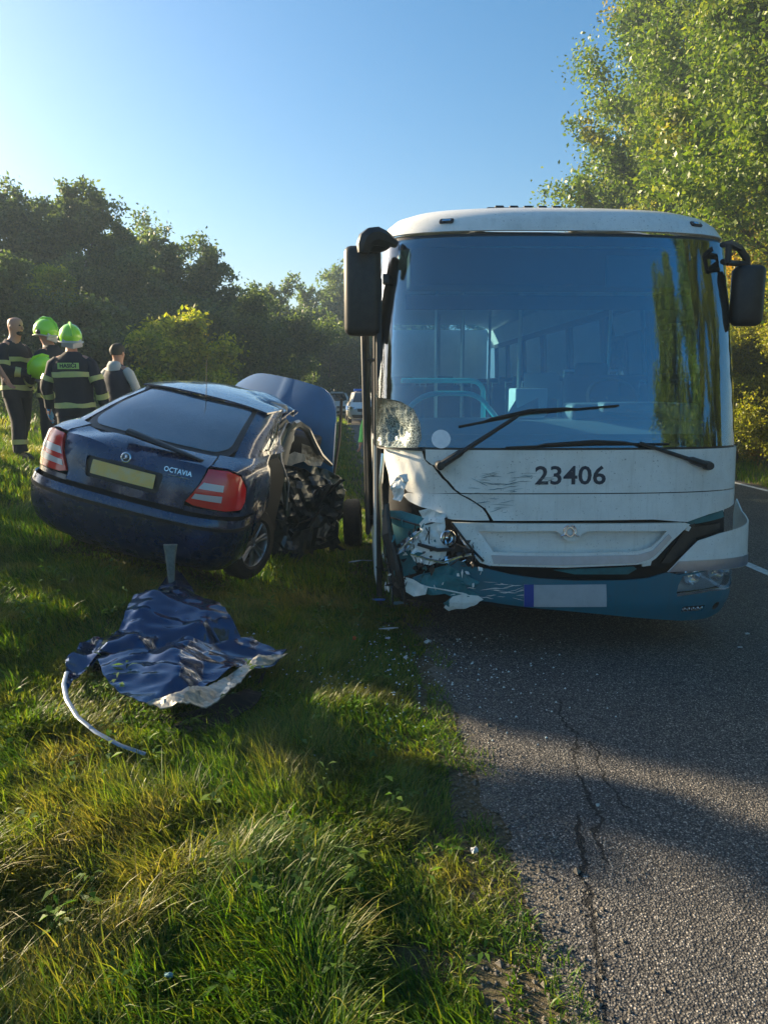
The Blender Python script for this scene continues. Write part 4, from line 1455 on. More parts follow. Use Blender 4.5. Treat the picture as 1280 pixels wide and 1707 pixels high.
# ---- interior
mb_ = MB(); mb_.box((0, 6.0, .62), (2.36, 9.7, .06)); mb_.build('bus_floor', inM, bus, False)
mb_ = MB()
prof = [(.34, 1.52), (.55, 1.60), (.80, 1.62), (.95, 1.56), (1.0, 1.30), (1.0, .65)]
V_ = [(x, y_, z_) for x in (-1.12, 1.12) for (y_, z_) in prof]
mb_.add(V_, [(i, i + 1, 7 + i, 6 + i) for i in range(5)])
mb_.box((.64, .78, 1.665), (.98, .30, .13), bev=.04)
mb_.box((.60, .62, 1.70), (.50, .20, .08), bev=.03)
mb_.build('dashboard', dashM, bus)
mb_ = MB(); mb_.lathe([(.20, -.012), (.222, 0), (.20, .012), (.185, 0), (.20, -.012)], 28, Matrix.Translation((.62, 1.10, 1.75)) @ Matrix.Rotation(.95, 4, 'X'))
mb_.box((.62, 1.10, 1.74), (.36, .03, .02), rot=(.95, 0, 0)); mb_.box((.62, 1.10, 1.73), (.10, .10, .04), rot=(.95, 0, 0)); mb_.build('steering_wheel', blackP, bus)
def seat(x, y, z, nm='seat', w_=.44, mm=seatM):
    mb_ = MB()
    mb_.box((x, y, z + .42), (w_, .42, .10), bev=.04)
    mb_.box((x, y + .22, z + .82), (w_ - .02, .09, .78), rot=(-.12, 0, 0), bev=.04)
    mb_.box((x, y + .28, z + 1.24), (w_ * .55, .08, .14), bev=.03)
    o = mb_.build(nm, mm, bus)
    h_ = MB(); h_.tube([(x - w_ * .45, y + .27, z + 1.05), (x - w_ * .45, y + .30, z + 1.24), (x + w_ * .45, y + .30, z + 1.24), (x + w_ * .45, y + .27, z + 1.05)], .012, 6)
    h_.build('grab_handle', silvM, o)
seat(.62, 1.45, .75, 'driver_seat', .52)
for yy in (2.6, 3.5, 4.4, 5.3, 6.2, 7.1, 8.0, 8.9):
    for xx in (-.92, -.46, .46, .92):
        if yy == 2.6 and xx < 0:
            continue
        seat(xx, yy, .66)
def hr(P, nm='handrail', r=.020, mm=None):
    m_ = MB(); m_.tube(P, r, 8); m_.build(nm, mm or railM, bus)
def arc(a, b, c, n=6):
    a, b, c = Vector(a), Vector(b), Vector(c)
    return [a * (1 - t) ** 2 + b * 2 * t * (1 - t) + c * t * t for t in [i / n for i in range(n + 1)]]
hr([(-1.08, 1.15, 1.90), (-.56, 1.15, 1.90)] + arc((-.54, 1.15, 1.90), (-.42, 1.15, 1.90), (-.42, 1.15, 1.78)) + [(-.42, 1.15, 1.2)])
hr([(-1.16, .95, 1.50), (-1.07, .95, 1.62)] + arc((-1.02, .95, 1.70), (-.93, .95, 1.80), (-.80, .95, 1.80)) + arc((-.60, .95, 1.80), (-.49, .95, 1.80), (-.42, .95, 1.70)) + [(-.27, .95, 1.52)])
for (x, y, z0, z1) in ((-.72, 2.0, .65, 2.9), (-.40, 2.6, .65, 2.9), (-.20, 4.2, .65, 2.9), (.02, 1.9, .65, 2.9), (.24, 3.0, .65, 2.9), (.27, 5.0, .65, 2.9), (-.24, 6.4, .65, 2.9), (.86, 2.0, 1.3, 2.9)):
    hr([(x, y, z0), (x, y, z1)], 'pole', .016, silvM)
mb_ = MB(); mb_.box((-.06, 1.15, 1.73), (.26, .22, .22), rot=(.0, .0, .1), bev=.015); mb_.box((-.06, 1.20, 1.2), (.24, .25, .85)); mb_.build('ticket_machine', mat('ticket_machine_white', (.5, .62, .64), .5), bus)
mb_ = MB(); mb_.add([(-.25, 1.02, 1.64), (.00, 1.02, 1.64), (.00, 1.06, 1.84), (-.12, 1.06, 1.84)], [(0, 1, 2, 3)]); mb_.box((.13, 1.5, 1.86), (.30, .04, .22), bev=.01); mb_.box((.29, 1.5, 1.6), (.03, .04, .6)); mb_.build('driver_partition', dashM, bus)
mb_ = MB(); mb_.box((0, .80, 2.70), (2.10, .40, .26), bev=.02); mb_.box((0, .62, 2.45), (2.16, .03, .10)); mb_.build('destination_box', blackP, bus)
mb_ = MB(); mb_.box((.62, .56, 2.66), (.56, .03, .22), bev=.01); mb_.build('sun_visor', dashM, bus)
# windscreen sticker
uc, vc = pb(735, 732)[0]
bp('round_sticker', [(uc + .062 * cos(a), vc + .062 * sin(a)) for a in np.linspace(0, 2 * pi, 28)[:-1]], mat('sticker_white', (.82, .85, .88), .6, dirt=.3, dcol=(.3, .38, .5), ds=30), th=.001, off=.0045, step=.05)
# wipers
def wiper(piv, elbow, b0, b1, mid):
    def q(px_, py_, off):
        u, v = pb(px_, py_)[0]
        P, N = BS.pt([u], [v]), BS.nrm([u], [v])
        return Vector((P + N * off)[0])
    m_ = MB()
    p0, p1 = q(*piv, .05), q(*elbow, .045)
    m_.tube([p0, p0.lerp(p1, .25), p0.lerp(p1, .30), p1], [.026, .024, .015, .011], 8)
    m_.lathe([(.0005, .03), (.026, .028), (.032, .0), (.032, -.05)], 16, Matrix.Translation(p0) @ Matrix.Rotation(pi / 2, 4, 'X'))
    o = m_.build('wiper', blackP, bus)
    a, b, c_ = q(*b0, .022), q(*b1, .022), q(*mid, .025)
    m_ = MB()
    m_.tube([a, c_, b], .007, 6)
    a2, b2, c2 = q(*b0, .012), q(*b1, .012), q(*mid, .012)
    m_.tube([a2, c2, b2], [.003, .004, .003], 4)
    up = Vector((0, -.02, .012))
    m_.tube([a.lerp(c_, .35), a.lerp(c_, .45) + up, c_ + up * 1.4, c_.lerp(b, .40) + up, c_.lerp(b, .55)], [.006, .008, .013, .008, .006], 6)
    m_.build('wiper_blade', rubber, o)
wiper((735, 776), (862, 694), (764, 712), (1029, 677), (880, 690))
wiper((1172, 776), (1062, 740), (842, 747), (1112, 741), (985, 741))
# mirrors
def mirror(px_, py_, Y, wx, wz, arm, name='mirror'):
    c = BI @ at(px_, py_, Y)
    m_ = MB(); m_.box(c, (wx, .15, wz), bev=.05)
    P = [Vector(p) for p in m_.V]
    for i, p in enumerate(P):                       # rounded shell, a little waisted
        q = p - c
        P[i] = c + Vector((q.x * (1 - .12 * (q.z / wz) ** 2), q.y * (1 - .9 * (q.x / wx) ** 2), q.z))
    m_.V = P
    o = m_.build('mirror', blackP, bus)
    g = MB(); g.box(c + Vector((0, .078, 0)), (wx * .8, .006, wz * .86), bev=.002); g.build('mirror_glass', chrome, o)
    m_ = MB(); m_.tube([BI @ at(*a) for a in arm[0]], arm[1], 8, sq=arm[2]); m_.build('mirror_arm', blackP, o)
    return o
o = mirror(604, 486, 5.50, .262, .61, ([(606, 422, 5.34), (607, 410, 5.34), (611, 400, 5.34), (618, 395, 5.35), (628, 394, 5.36), (640, 398, 5.38), (658, 406, 5.50)], [.04, .055, .062, .065, .065, .055, .03], 1.0))
m_ = MB(); m_.ell(BI @ at(627, 406, 5.42), (.105, .07, .060), 18, 12); m_.build('mirror_bracket', blackP, o)
o = mirror(1245, 493, 5.60, .222, .425, ([(1246, 447, 5.58), (1244, 432, 5.58), (1232, 414, 5.58), (1216, 406, 5.45), (1203, 408, 5.55)], [.020, .026, .026, .026, .02], 1.0))
m_ = MB(); m_.tube([BI @ at(*a) for a in ((1244, 440, 5.58), (1228, 439, 5.58), (1212, 438, 5.45), (1204, 436, 5.55))], .02, 8); m_.tube([BI @ at(1214, 408, 5.45), BI @ at(1213, 438, 5.45)], .022, 8); m_.build('mirror_bracket', blackP, o)

# ------------------------------------------------------------------ the wrecked car
def carpaint():
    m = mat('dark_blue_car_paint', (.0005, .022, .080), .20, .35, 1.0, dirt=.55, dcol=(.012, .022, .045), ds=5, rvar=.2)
    t = m.node_tree
    b = t.nodes['Principled BSDF']
    bp_ = nd(t, 'ShaderNodeBump')
    bp_.inputs['Strength'].default_value = .22
    bp_.inputs['Distance'].default_value = .02
    t.links.new(tnoise(t, 3.0, 2, .5), bp_.inputs['Height'])
    t.links.new(bp_.outputs[0], b.inputs['Normal'])
    t.links.new(bp_.outputs[0], b.inputs['Coat Normal'])
    return m
carB = carpaint()
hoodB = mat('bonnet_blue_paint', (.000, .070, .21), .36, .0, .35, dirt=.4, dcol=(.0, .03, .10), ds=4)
redL = mat('tail_lamp_red', (.62, .010, .012), .18, coat=1.)
whtL = mat('tail_lamp_clear', (.55, .50, .50), .15, coat=1.)
carG = glass('car_glass', .15, (.80, .88, .90), dirt=.10)
yelP = mat('plate_yellow', (.80, .52, .14), .5, dirt=.7, dcol=(.62, .58, .42), ds=9)
greyF = mat('grey_upholstery', (.22, .23, .23), .8)
airb = mat('airbag_cloth', (.40, .42, .42), .8, bump=.5, bs=15)
wreckM = mat('wreck_dark_metal', (.012, .022, .030), .30, .5, .5, dirt=.8, dcol=(.05, .06, .06), ds=14)
wreckG = mat('wreck_green_black', (.010, .030, .030), .35, .2, .4, dirt=.6, dcol=(.06, .07, .065), ds=18)
bareM = mat('torn_bare_metal', (.42, .40, .34), .4, .6, dirt=.7, dcol=(.12, .11, .09), ds=14)

CM = Matrix.Translation(CARO) @ Matrix.Rotation(CARYAW, 4, 'Z') @ Matrix.Rotation(R(1.0), 4, 'X') @ Matrix.Rotation(R(12.5), 4, 'Y')
CI = CM.inverted()
car = thing('crashed_car', 'dark blue hatchback wreck with raised bonnet and crushed side on the grass verge', 'car', CM)
cL = 4.5
CS = Shell([(.17, .17, .74, .20, cL - .2), (.23, .23, .81, .09, cL - .1), (.33, .33, .865, .01, cL), (.46, .46, .885, -.025, cL), (.60, .60, .89, -.03, cL), (.655, .655, .885, -.005, cL),
            (.675, .675, .880, .035, cL), (.85, .85, .875, .055, cL - .05), (.98, .98, .86, .085, cL - .5), (1.025, 1.025, .845, .105, cL - .9), (1.045, 1.04, .82, .145, cL - 1.0), (1.13, 1.072, .785, .36, cL - 1.05),
            (1.15, 1.09, .77, .40, cL - 1.07), (1.35, 1.26, .695, .80, cL - 1.45), (1.55, 1.40, .60, 1.26, cL - 1.85), (1.62, 1.432, .54, 1.42, cL - 1.95), (1.7, 1.45, .45, 1.6, cL - 2.1)], .885, .42, 3.0, Ls=3.66)
cl1 = CS.L1
def pc(*a):
    return [CS.fit(a[i], a[i + 1], CI, 6.0) for i in range(0, len(a), 2)]
def cp(name, poly, m, par=None, **k):
    return panel(name, CS, poly, m, par or car, **k)

# under-structure so nothing looks hollow
cp('body_shell', [(-cl1 - 2.2, .22), (cl1 + 1.0, .22), (cl1 + 1.0, 1.10), (-cl1 - 2.2, 1.10)], cavity, off=-.06, th=.02, step=.12)
def small_dents(a, f, s_):
    return lambda P, N, U, V: -N * (a * np.clip(vnoise(P, f, s_) - .55, 0, 1) * 2)[:, None]
bpoly = [(-cl1 - .28, .30), (-1.0, .19), (1.0, .19), (cl1 + .10, .26), (cl1 + .16, .655), (-cl1 - .28, .655)]
cp('rear_bumper', bpoly, carB, th=.012, off=.008, step=.05, disp=small_dents(.03, 3, 5))
cp('bumper_strip', [(-cl1 - .2, .575), (cl1 + .1, .575), (cl1 + .1, .60), (-cl1 - .2, .60)], blackP, th=.006, off=.012, step=.06, disp=small_dents(.03, 3, 5))
cp('scraped_patch', [(-1.10, .40), (-.98, .43), (-.94, .50), (-.98, .60), (-1.04, .63), (-1.12, .58)], mat('scraped_plastic', (.25, .25, .24), .9, dirt=1, dcol=(.01, .01, .01), ds=40), th=.003, off=.013, step=.03, disp=small_dents(.03, 3, 5))
tlR = [(.63, 1.015), (.585, .90), (.50, .755), (.56, .735), (.80, .725), (.93, .74), (.96, .80), (.95, .90), (.88, .99), (.78, 1.02)]
tlL = [(-u, v) for u, v in tlR][::-1]
lid = [(-.49, .69), (.49, .69), (.49, .75), (.575, .90), (.618, 1.02), (.65, 1.045), (.63, 1.125), (-.63, 1.125), (-.65, 1.045), (-.618, 1.02), (-.575, .90), (-.49, .75)]
rec = rnd([(-.34, .755), (.27, .755), (.29, .915), (-.36, .915)], .03)
cp('boot_lid', lid, carB, th=.012, off=.008, step=.04, holes=[rec], disp=lambda P, N, U, V: small_dents(.04, 4, 9)(P, N, U, V) - N * (.03 * np.exp(-(((U + .05) / .16) ** 2 + ((V - 1.0) / .07) ** 2)))[:, None])
cp('plate_recess', rec, blackP, th=.006, off=-.022, step=.06)
cp('number_plate', rnd([(-.30, .785), (.23, .785), (.23, .893), (-.30, .893)], .008), yelP, th=.005, off=-.002, step=.06)
cp('boot_handle', rnd([(-.16, .90), (.14, .90), (.14, .925), (-.16, .925)], .01), blackP, th=.01, off=.005, step=.05)
for nm, pl_, sg in (('tail_lamp', tlR, 1), ('tail_lamp', tlL, -1)):
    o = cp(nm, pl_, redL, th=.03, off=.014, step=.03)
    for b_ in (((.575, .865), (.61, .915), (.90, .915), (.92, .875), (.90, .865)), ((.54, .785), (.56, .825), (.90, .835), (.92, .80), (.88, .785))):
        q = [(sg * (a if sg < 0 else min(a, .76)), c) for a, c in b_]
        panel('lens_band', CS, q if sg > 0 else q[::-1], whtL, o, th=.004, off=.017, step=.03)
# rear wings and sides
arch = lambda sg, y_, r_=.365: [(sg * (cl1 + y_ - .42) + r_ * cos(a), .30 + r_ * sin(a)) for a in np.linspace(0, 2 * pi, 22)[:-1]]
g_ = .006
wingL = [(-(.49 + g_), .682), (-(.49 + g_), .72)] + [(-.94, .715), (-.98, .80), (-.97, .91), (-.89, 1.005), (-.78, 1.035), (-.64, 1.035)] + [(-.66, 1.05), (-.64, 1.14), (-cl1 - 3.0, 1.14), (-cl1 - 3.5, .80), (-cl1 - 3.5, .20), (-cl1 - .30, .25), (-cl1 - .30, .682)]
cp('rear_wing', wingL, carB, th=.012, off=.006, step=.09, holes=[arch(-1, .92), arch(-1, 3.50)])
wingR = [((.49 + g_), .682), (cl1 + .18, .682), (cl1 + .18, .25), (cl1 + 1.15, .20), (cl1 + 1.10, .40), (cl1 + 1.22, .60), (cl1 + 1.05, .80), (cl1 + 1.15, 1.0), (cl1 + 1.0, 1.14), (.64, 1.14), (.66, 1.05), (.64, 1.035), (.78, 1.035), (.89, 1.005), (.97, .91), (.98, .80), (.94, .715), (.49 + g_, .72)]
def crushR(P, N, U, V):
    return crumple(.16, 4.5, 44, mask=lambda P, U, V: sstep(cl1 + .35, cl1 + 1.1, U))(P, N, U, V) - N * (.10 * sstep(cl1 + .3, cl1 + 1.1, U))[:, None]
cp('rear_wing', wingR, carB, th=.012, off=.006, step=.045, holes=[arch(1, .92)], disp=crushR)
# glasshouse
rwp = rnd([(-.60, 1.155), (.60, 1.155), (.70, 1.20), (.69, 1.52), (.62, 1.55), (-.62, 1.55), (-.69, 1.52), (-.70, 1.20)], .04)
cp('rear_window', rwp, carG, th=.005, off=.004, step=.06)
cp('window_seal', rnd([(-.70, 1.128), (.70, 1.128), (.76, 1.2), (.74, 1.56), (-.74, 1.56), (-.76, 1.2)], .03), blackP, th=.008, off=-.002, step=.06,
   holes=[rnd([(-.60, 1.175), (.60, 1.175), (.655, 1.22), (.645, 1.50), (.59, 1.535), (-.59, 1.535), (-.645, 1.50), (-.655, 1.22)], .05)])
pilL = [(-.765, 1.135), (-.765, 1.2), (-.745, 1.56), (-cl1 - 3.2, 1.56), (-cl1 - 3.6, 1.14)]
pilL = [(-.765, 1.138), (-.765, 1.2), (-.745, 1.56), (-cl1 - 3.4, 1.56), (-cl1 - 3.6, 1.138)][::-1]
wL = [rnd([(-(cl1 + a), 1.18), (-(cl1 + b), 1.18), (-(cl1 + b), 1.52), (-(cl1 + a2), 1.52)], .03) for a, a2, b in ((.02, .25, .55), (.62, .62, 1.75), (1.88, 1.88, 3.2))]
cp('side_frame', pilL, carB, th=.012, off=.005, step=.10, holes=wL)
for q in wL:
    cp('side_window', q, carG, th=.005, off=-.002, step=.15)
pilR = [(.765, 1.138), (cl1 + 1.05, 1.138), (cl1 + .72, 1.25), (cl1 + .80, 1.40), (cl1 + .62, 1.56), (.745, 1.56), (.765, 1.2)]
hR = [rnd([(cl1 - .05, 1.18), (cl1 + .60, 1.17), (cl1 + .55, 1.30), (cl1 + .60, 1.50), (cl1 + .2, 1.52)], .03)]
cp('side_frame', pilR, carB, th=.012, off=.005, step=.05, holes=hR, disp=crumple(.07, 5, 61, mask=lambda P, U, V: sstep(cl1, cl1 + .8, U)))
cp('side_window', hR[0], carG, th=.005, off=-.004, step=.06, disp=crumple(.03, 5, 61))
# roof sheet, buckled above the crushed side
def roof():
    nxr, nyr = 34, 44
    V_, F_ = [], []
    for j in range(nyr + 1):
        t = j / nyr
        y = 1.24 + 1.48 * t
        for i in range(nxr + 1):
            s_ = i / nxr * 2 - 1
            w_ = .600 + .02 * sin(pi * t)
            z = 1.392 + .060 * sin(pi * min(1, .12 + t * .62 + .1)) * (1 - abs(s_) ** 2.6) + .018 * sin(pi * t)
            V_.append((w_ * s_, y + .05 * s_ * s_ * (1 - 2 * t) * 1.0, z))
    P = np.array(V_)
    k = sstep(.05, .62, P[:, 0]) * sstep(1.55, 2.3, P[:, 1])
    nz_ = np.abs(vnoise(P, 5, 71) - .5) * 2
    P[:, 2] -= k * (.05 + nz_ * .16)
    P[:, 0] -= k * (.10 + .10 * nz_)
    for j in range(nyr):
        for i in range(nxr):
            q = j * (nxr + 1) + i
            F_.append((q, q + 1, q + nxr + 2, q + nxr + 1))
    N = np.tile([[0, 0, 1.]], (len(P), 1))
    W, FF = thick(P, N, np.array(F_), .015)
    return mobj('roof', W, FF, carB, car, True, 50)
roof()
# lifted black spoiler strip on the boot lip
m_ = MB()
pa, pb_ = CS.pt([-.14], [1.09])[0], CS.pt([.56], [1.06])[0]
A, B = Vector(pa) + Vector((0, -.02, .075)), Vector(pb_) + Vector((0, 0, .012))
m_.tube([A, A.lerp(B, .3), A.lerp(B, .7), B], [(.030, .05), (.024, .05), (.014, .045), (.006, .02)], 8, up=(0, 0, 1))
m_.build('spoiler_strip', blackP, car)
# badge and name
p = Vector(CS.pt([-.03], [.965])[0]); n = Vector(CS.nrm([-.03], [.965])[0])
BMx = Matrix.Translation(p + n * .012) @ n.to_track_quat('Z', 'Y').to_matrix().to_4x4()
m_ = MB(); m_.lathe([(.040, -.004), (.042, .004), (.036, .007), (.033, .004), (.0005, .004)], 24, BMx)
bd = m_.build('badge', chrome, car)
m_ = MB()
m_.lathe([(.031, .0045), (.0005, .006)], 20, BMx); m_.build('badge_field', blackP, bd)
m_ = MB()
for k in range(5):                                    # the plumed, winged arrow
    a = .35 + k * .42
    m_.tube([BMx @ Vector((.004 * cos(a), -.004 + .004 * sin(a), .008)), BMx @ Vector((.026 * cos(a), -.002 + .026 * sin(a), .008))], [.0035, .0022], 5)
m_.tube([BMx @ Vector((.012, -.002, .008)), BMx @ Vector((-.006, -.010, .008)), BMx @ Vector((-.022, -.018, .008))], [.005, .004, .001], 5)
m_.build('badge_arrow', chrome, bd)
stamp('model_name', CS, 'OCTAVIA', .052, .40, .955, chrome, car, off=.012, th=.003, bold=.001, space=1.05, sx=.95)
m_ = MB(); q0, q1 = CS.pt([.33], [.918])[0], CS.pt([.50], [.918])[0]
n0 = CS.nrm([.4], [.918])[0]
m_.tube([Vector(q0 + n0 * .012), Vector(q1 + n0 * .012)], .004, 6); m_.build('name_underline', chrome, car)
# wheels
for sg, y_, tz in ((-1, .92, 0), (1, .92, R(-14))):
    tl = Matrix.Rotation(tz, 4, 'Z') @ Matrix.Rotation(R(-6) if sg > 0 else 0, 4, 'Y')
    wheel(car, Vector((sg * (.775 if sg < 0 else .745), y_, .295)), .315, .20, sg, spokes=7, tilt=tl)
wheel(car, Vector((-.775, 3.5, .30)), .315, .20, -1, spokes=7)
pw = CI @ at(588, 874, 8.75)
wheel(car, pw, .30, .20, 1, spokes=7, tilt=Matrix.Rotation(R(10), 4, 'Z') @ Matrix.Rotation(R(-14), 4, 'Y'))
# interior
def cbox(nm, c, d, m__, rot=None, bev=.04):
    m_ = MB(); m_.box(c, d, rot=rot, bev=bev); return m_.build(nm, m__, car)
cbox('rear_seat', (0, 1.20, .80), (1.30, .22, .52), greyF, rot=(-.2, 0, 0))
for x in (-.42, .02, .44):
    cbox('head_rest', (x, 1.22, 1.13), (.24, .09, .14), greyF)
cbox('parcel_shelf', (0, .80, 1.00), (1.35, .62, .03), blackP, bev=.01)
for x in (-.36, .34):
    cbox('front_seat', (x, 2.25, .92), (.48, .16, .62), greyF, rot=(-.2, 0, 0))
    cbox('head_rest', (x, 2.32, 1.30), (.25, .09, .17), greyF)
m_ = MB(); m_.ell((.30, 2.75, .98), (.18, .14, .16)); m_.noise(.04, 7); m_.build('deflated_airbag', airb, car)
m_ = MB(); m_.ell((-.10, 1.55, 1.12), (.20, .10, .13)); m_.noise(.04, 7); m_.build('deflated_airbag', airb, car)
cbox('dashboard', (0, 3.05, .90), (1.35, .35, .28), blackP)
cbox('engine_block', (0, 3.75, .55), (1.1, .7, .5), cavity)
cbox('floor_pan', (0, 2.0, .26), (1.45, 3.2, .08), cavity, bev=.01)
# aerial
m_ = MB()
ab = CI @ at(343, 686, 6.75)
m_.tube([ab + Vector((0, 0, -.04)), ab + Vector((0, 0, .035))], [.022, .008], 8)
m_.tube([ab + Vector((0, 0, .03)), CI @ at(345, 598, 6.95)], [.0035, .0025], 6)
m_.build('aerial', rubber, car)
# raised bonnet: painted skin, folded up against the hinges
TL, TR, BR_, BL_ = (CI @ at(412, 614, 9.55), CI @ at(574, 652, 8.75), CI @ at(553, 812, 8.55), CI @ at(360, 700, 9.3))
nn = 26
Pn = []
for j in range(nn + 1):
    for i in range(nn + 1):
        s_, t = i / nn, j / nn
        # rounded front corners
        q = BL_.lerp(BR_, s_).lerp(TL.lerp(TR, s_), t)
        e = abs(s_ * 2 - 1)
        drop = .16 * max(0, (e - .55) / .45) ** 2.2 * t ** 3 + .05 * e * e * t
        q = q + (BL_ - TL).normalized() * drop
        bul = .10 * (1 - (s_ * 2 - 1) ** 2) + .05 * sin(pi * t)
        q = q + Vector((-.25, -1, .1)).normalized() * (bul + (.012 if abs(s_ - .50) < .02 else 0))
        Pn.append(tuple(q))
Pn = np.array(Pn)
Fq = np.array([(j * (nn + 1) + i, j * (nn + 1) + i + 1, (j + 1) * (nn + 1) + i + 1, (j + 1) * (nn + 1) + i) for j in range(nn) for i in range(nn)])
W, FF = thick(Pn, np.tile([[-.2, -.95, .1]], (len(Pn), 1)), Fq, .03)
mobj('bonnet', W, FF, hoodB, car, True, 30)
m_ = MB()
m_.tube([TL.lerp(TR, .5) + Vector((0, -.13, -.06)), BL_.lerp(BR_, .5).lerp(TL.lerp(TR, .5), .5) + Vector((-.03, -.165, 0)), BL_.lerp(BR_, .5) + Vector((0, -.10, 0))], .010, 6)
m_.build('bonnet_crease', hoodB, car)
m_ = MB(); m_.tube([TR + Vector((-.02, .03, -.1)), TR.lerp(BR_, .5) + Vector((.01, .03, 0)), BR_], .018, 6); m_.build('bonnet_seal', rubber, car)

# the crushed flank: folded sheets and bent frames
def sheet(nm, px, Y, m__, amp, f, sd, tilt=0., par=None, step=.05, th=.006, smooth=False, M_=None, ytop=0.):
    """a torn sheet standing at distance Y; px = its outline"""
    par = par or car
    M_ = M_ or CI
    pts = [at(px[i], px[i + 1], Y) for i in range(0, len(px), 2)]
    poly = [(p.x, p.z) for p in pts]
    V_, F_ = fill(poly, (), step)
    zc, xc = np.mean([p[1] for p in poly]), np.mean([p[0] for p in poly])
    P = np.stack([V_[:, 0], Y + (V_[:, 0] - xc) * tilt + (V_[:, 1] - zc) * ytop, V_[:, 1]], 1)
    r_ = crease(P, f * .7, sd) + .35 * crease(P, f * 2.0, sd + 1)
    P[:, 1] += (r_ - .5) * amp
    P[:, 0] += (vnoise(P, f, sd + 2) - .5) * amp * .5
    P[:, 2] += (vnoise(P, f, sd + 3) - .5) * amp * .5
    Q = np.array([tuple(M_ @ Vector(p)) for p in P])
    a, b = Q[F_[:, 1]] - Q[F_[:, 0]], Q[F_[:, 2]] - Q[F_[:, 0]]
    fl_ = np.cross(a, b)[:, 1] > 0
    F_[fl_] = F_[fl_][:, ::-1]
    W, FF = thick(Q, np.tile([[0, -1., 0]], (len(Q), 1)), F_, th)
    return mobj(nm, W, FF, m__, par, smooth, 35)
sheet('crushed_door', (448, 770, 470, 760, 500, 772, 520, 790, 545, 800, 560, 830, 556, 870, 540, 905, 505, 915, 480, 925, 462, 900, 455, 850), 7.6, wreckM, .32, 3.2, 5, tilt=.8, step=.04)
sheet('crushed_front_wing', (520, 770, 545, 778, 562, 792, 572, 806, 575, 830, 566, 852, 550, 880, 532, 900, 520, 870, 512, 820), 8.3, wreckG, .30, 3.6, 9, tilt=.3, step=.04)
sheet('crushed_sill', (455, 860, 500, 865, 545, 870, 560, 905, 540, 915, 500, 930, 465, 960, 450, 930), 7.5, wreckM, .22, 4, 15, tilt=1.1, step=.04)
sheet('torn_inner_panel', (500, 740, 520, 745, 535, 760, 541, 768, 535, 778, 515, 775, 500, 765), 8.1, bareM, .10, 7, 25, step=.03)
sheet('torn_inner_panel', (536, 855, 552, 850, 560, 870, 558, 890, 548, 905, 540, 895), 8.2, wreckG, .14, 8, 27, step=.03)
sheet('crushed_front_end', (545, 795, 565, 798, 574, 815, 570, 860, 556, 900, 540, 880), 8.9, wreckM, .3, 4, 29, step=.05)
sheet('interior_trim', (474, 770, 480, 760, 492, 753, 508, 757, 510, 768, 490, 774, 478, 782), 7.9, airb, .05, 5, 33, step=.03)
fr = lambda nm, pts, rr_, m__: MB().tube([CI @ at(*p) for p in pts], rr_, 8).noise(.008, 9).build(nm, m__, car)
fr('bent_door_frame', [(455, 800, 7.3), (447, 770, 7.25), (449, 740, 7.2), (462, 716, 7.2), (478, 702, 7.3)], [.02, .03, .03, .03, .03], wreckM)
fr('bent_pillar', [(480, 860, 7.35), (474, 820, 7.35), (468, 780, 7.3), (470, 745, 7.3), (481, 716, 7.35), (492, 706, 7.4)], [.025, .022, .022, .025, .028, .03], alloyM if False else wreckG)
fr('bent_windscreen_pillar', [(482, 712, 7.4), (497, 706, 7.6), (512, 716, 7.8), (522, 738, 8.0), (533, 760, 8.2), (552, 775, 8.4)], [.045, .04, .035, .04, .04, .02], wreckM)
fr('torn_seal', [(478, 705, 7.2), (466, 730, 7.1), (470, 770, 7.1), (482, 805, 7.15), (478, 850, 7.15)], [.010, .012, .012, .010, .008], chrome if False else alloyM)
fr('broken_track_rod', [(556, 888, 8.1), (561, 872, 8.1), (552, 850, 8.2)], .018, bareM)
fr('broken_track_rod', [(545, 905, 8.0), (556, 876, 8.1)], .014, alloyM)
g = random.Random(31)
V_, F_ = [], []
for i in range(70):
    c_ = CI @ at(g.uniform(462, 570), g.uniform(785, 905), g.uniform(7.4, 8.4))
    q = Euler((g.uniform(0, 6), g.uniform(0, 6), g.uniform(0, 6))).to_matrix()
    L, W_ = g.uniform(.05, .20), g.uniform(.01, .05)
    b = len(V_)
    V_ += [c_ + q @ Vector(v) for v in ((-L, -W_, 0), (L, -W_ * .4, .01), (L * .8, W_, 0), (-L * .9, W_ * .7, .01), (-L, -W_, .006), (L, -W_ * .4, .016), (L * .8, W_, .006), (-L * .9, W_ * .7, .016))]
    F_ += [tuple(b + j for j in f) for f in ((3, 2, 1, 0), (4, 5, 6, 7), (0, 1, 5, 4), (1, 2, 6, 5), (2, 3, 7, 6), (3, 0, 4, 7))]
o = mobj('metal_scraps', V_, F_, wreckM, car, False); o['kind'] = 'stuff'

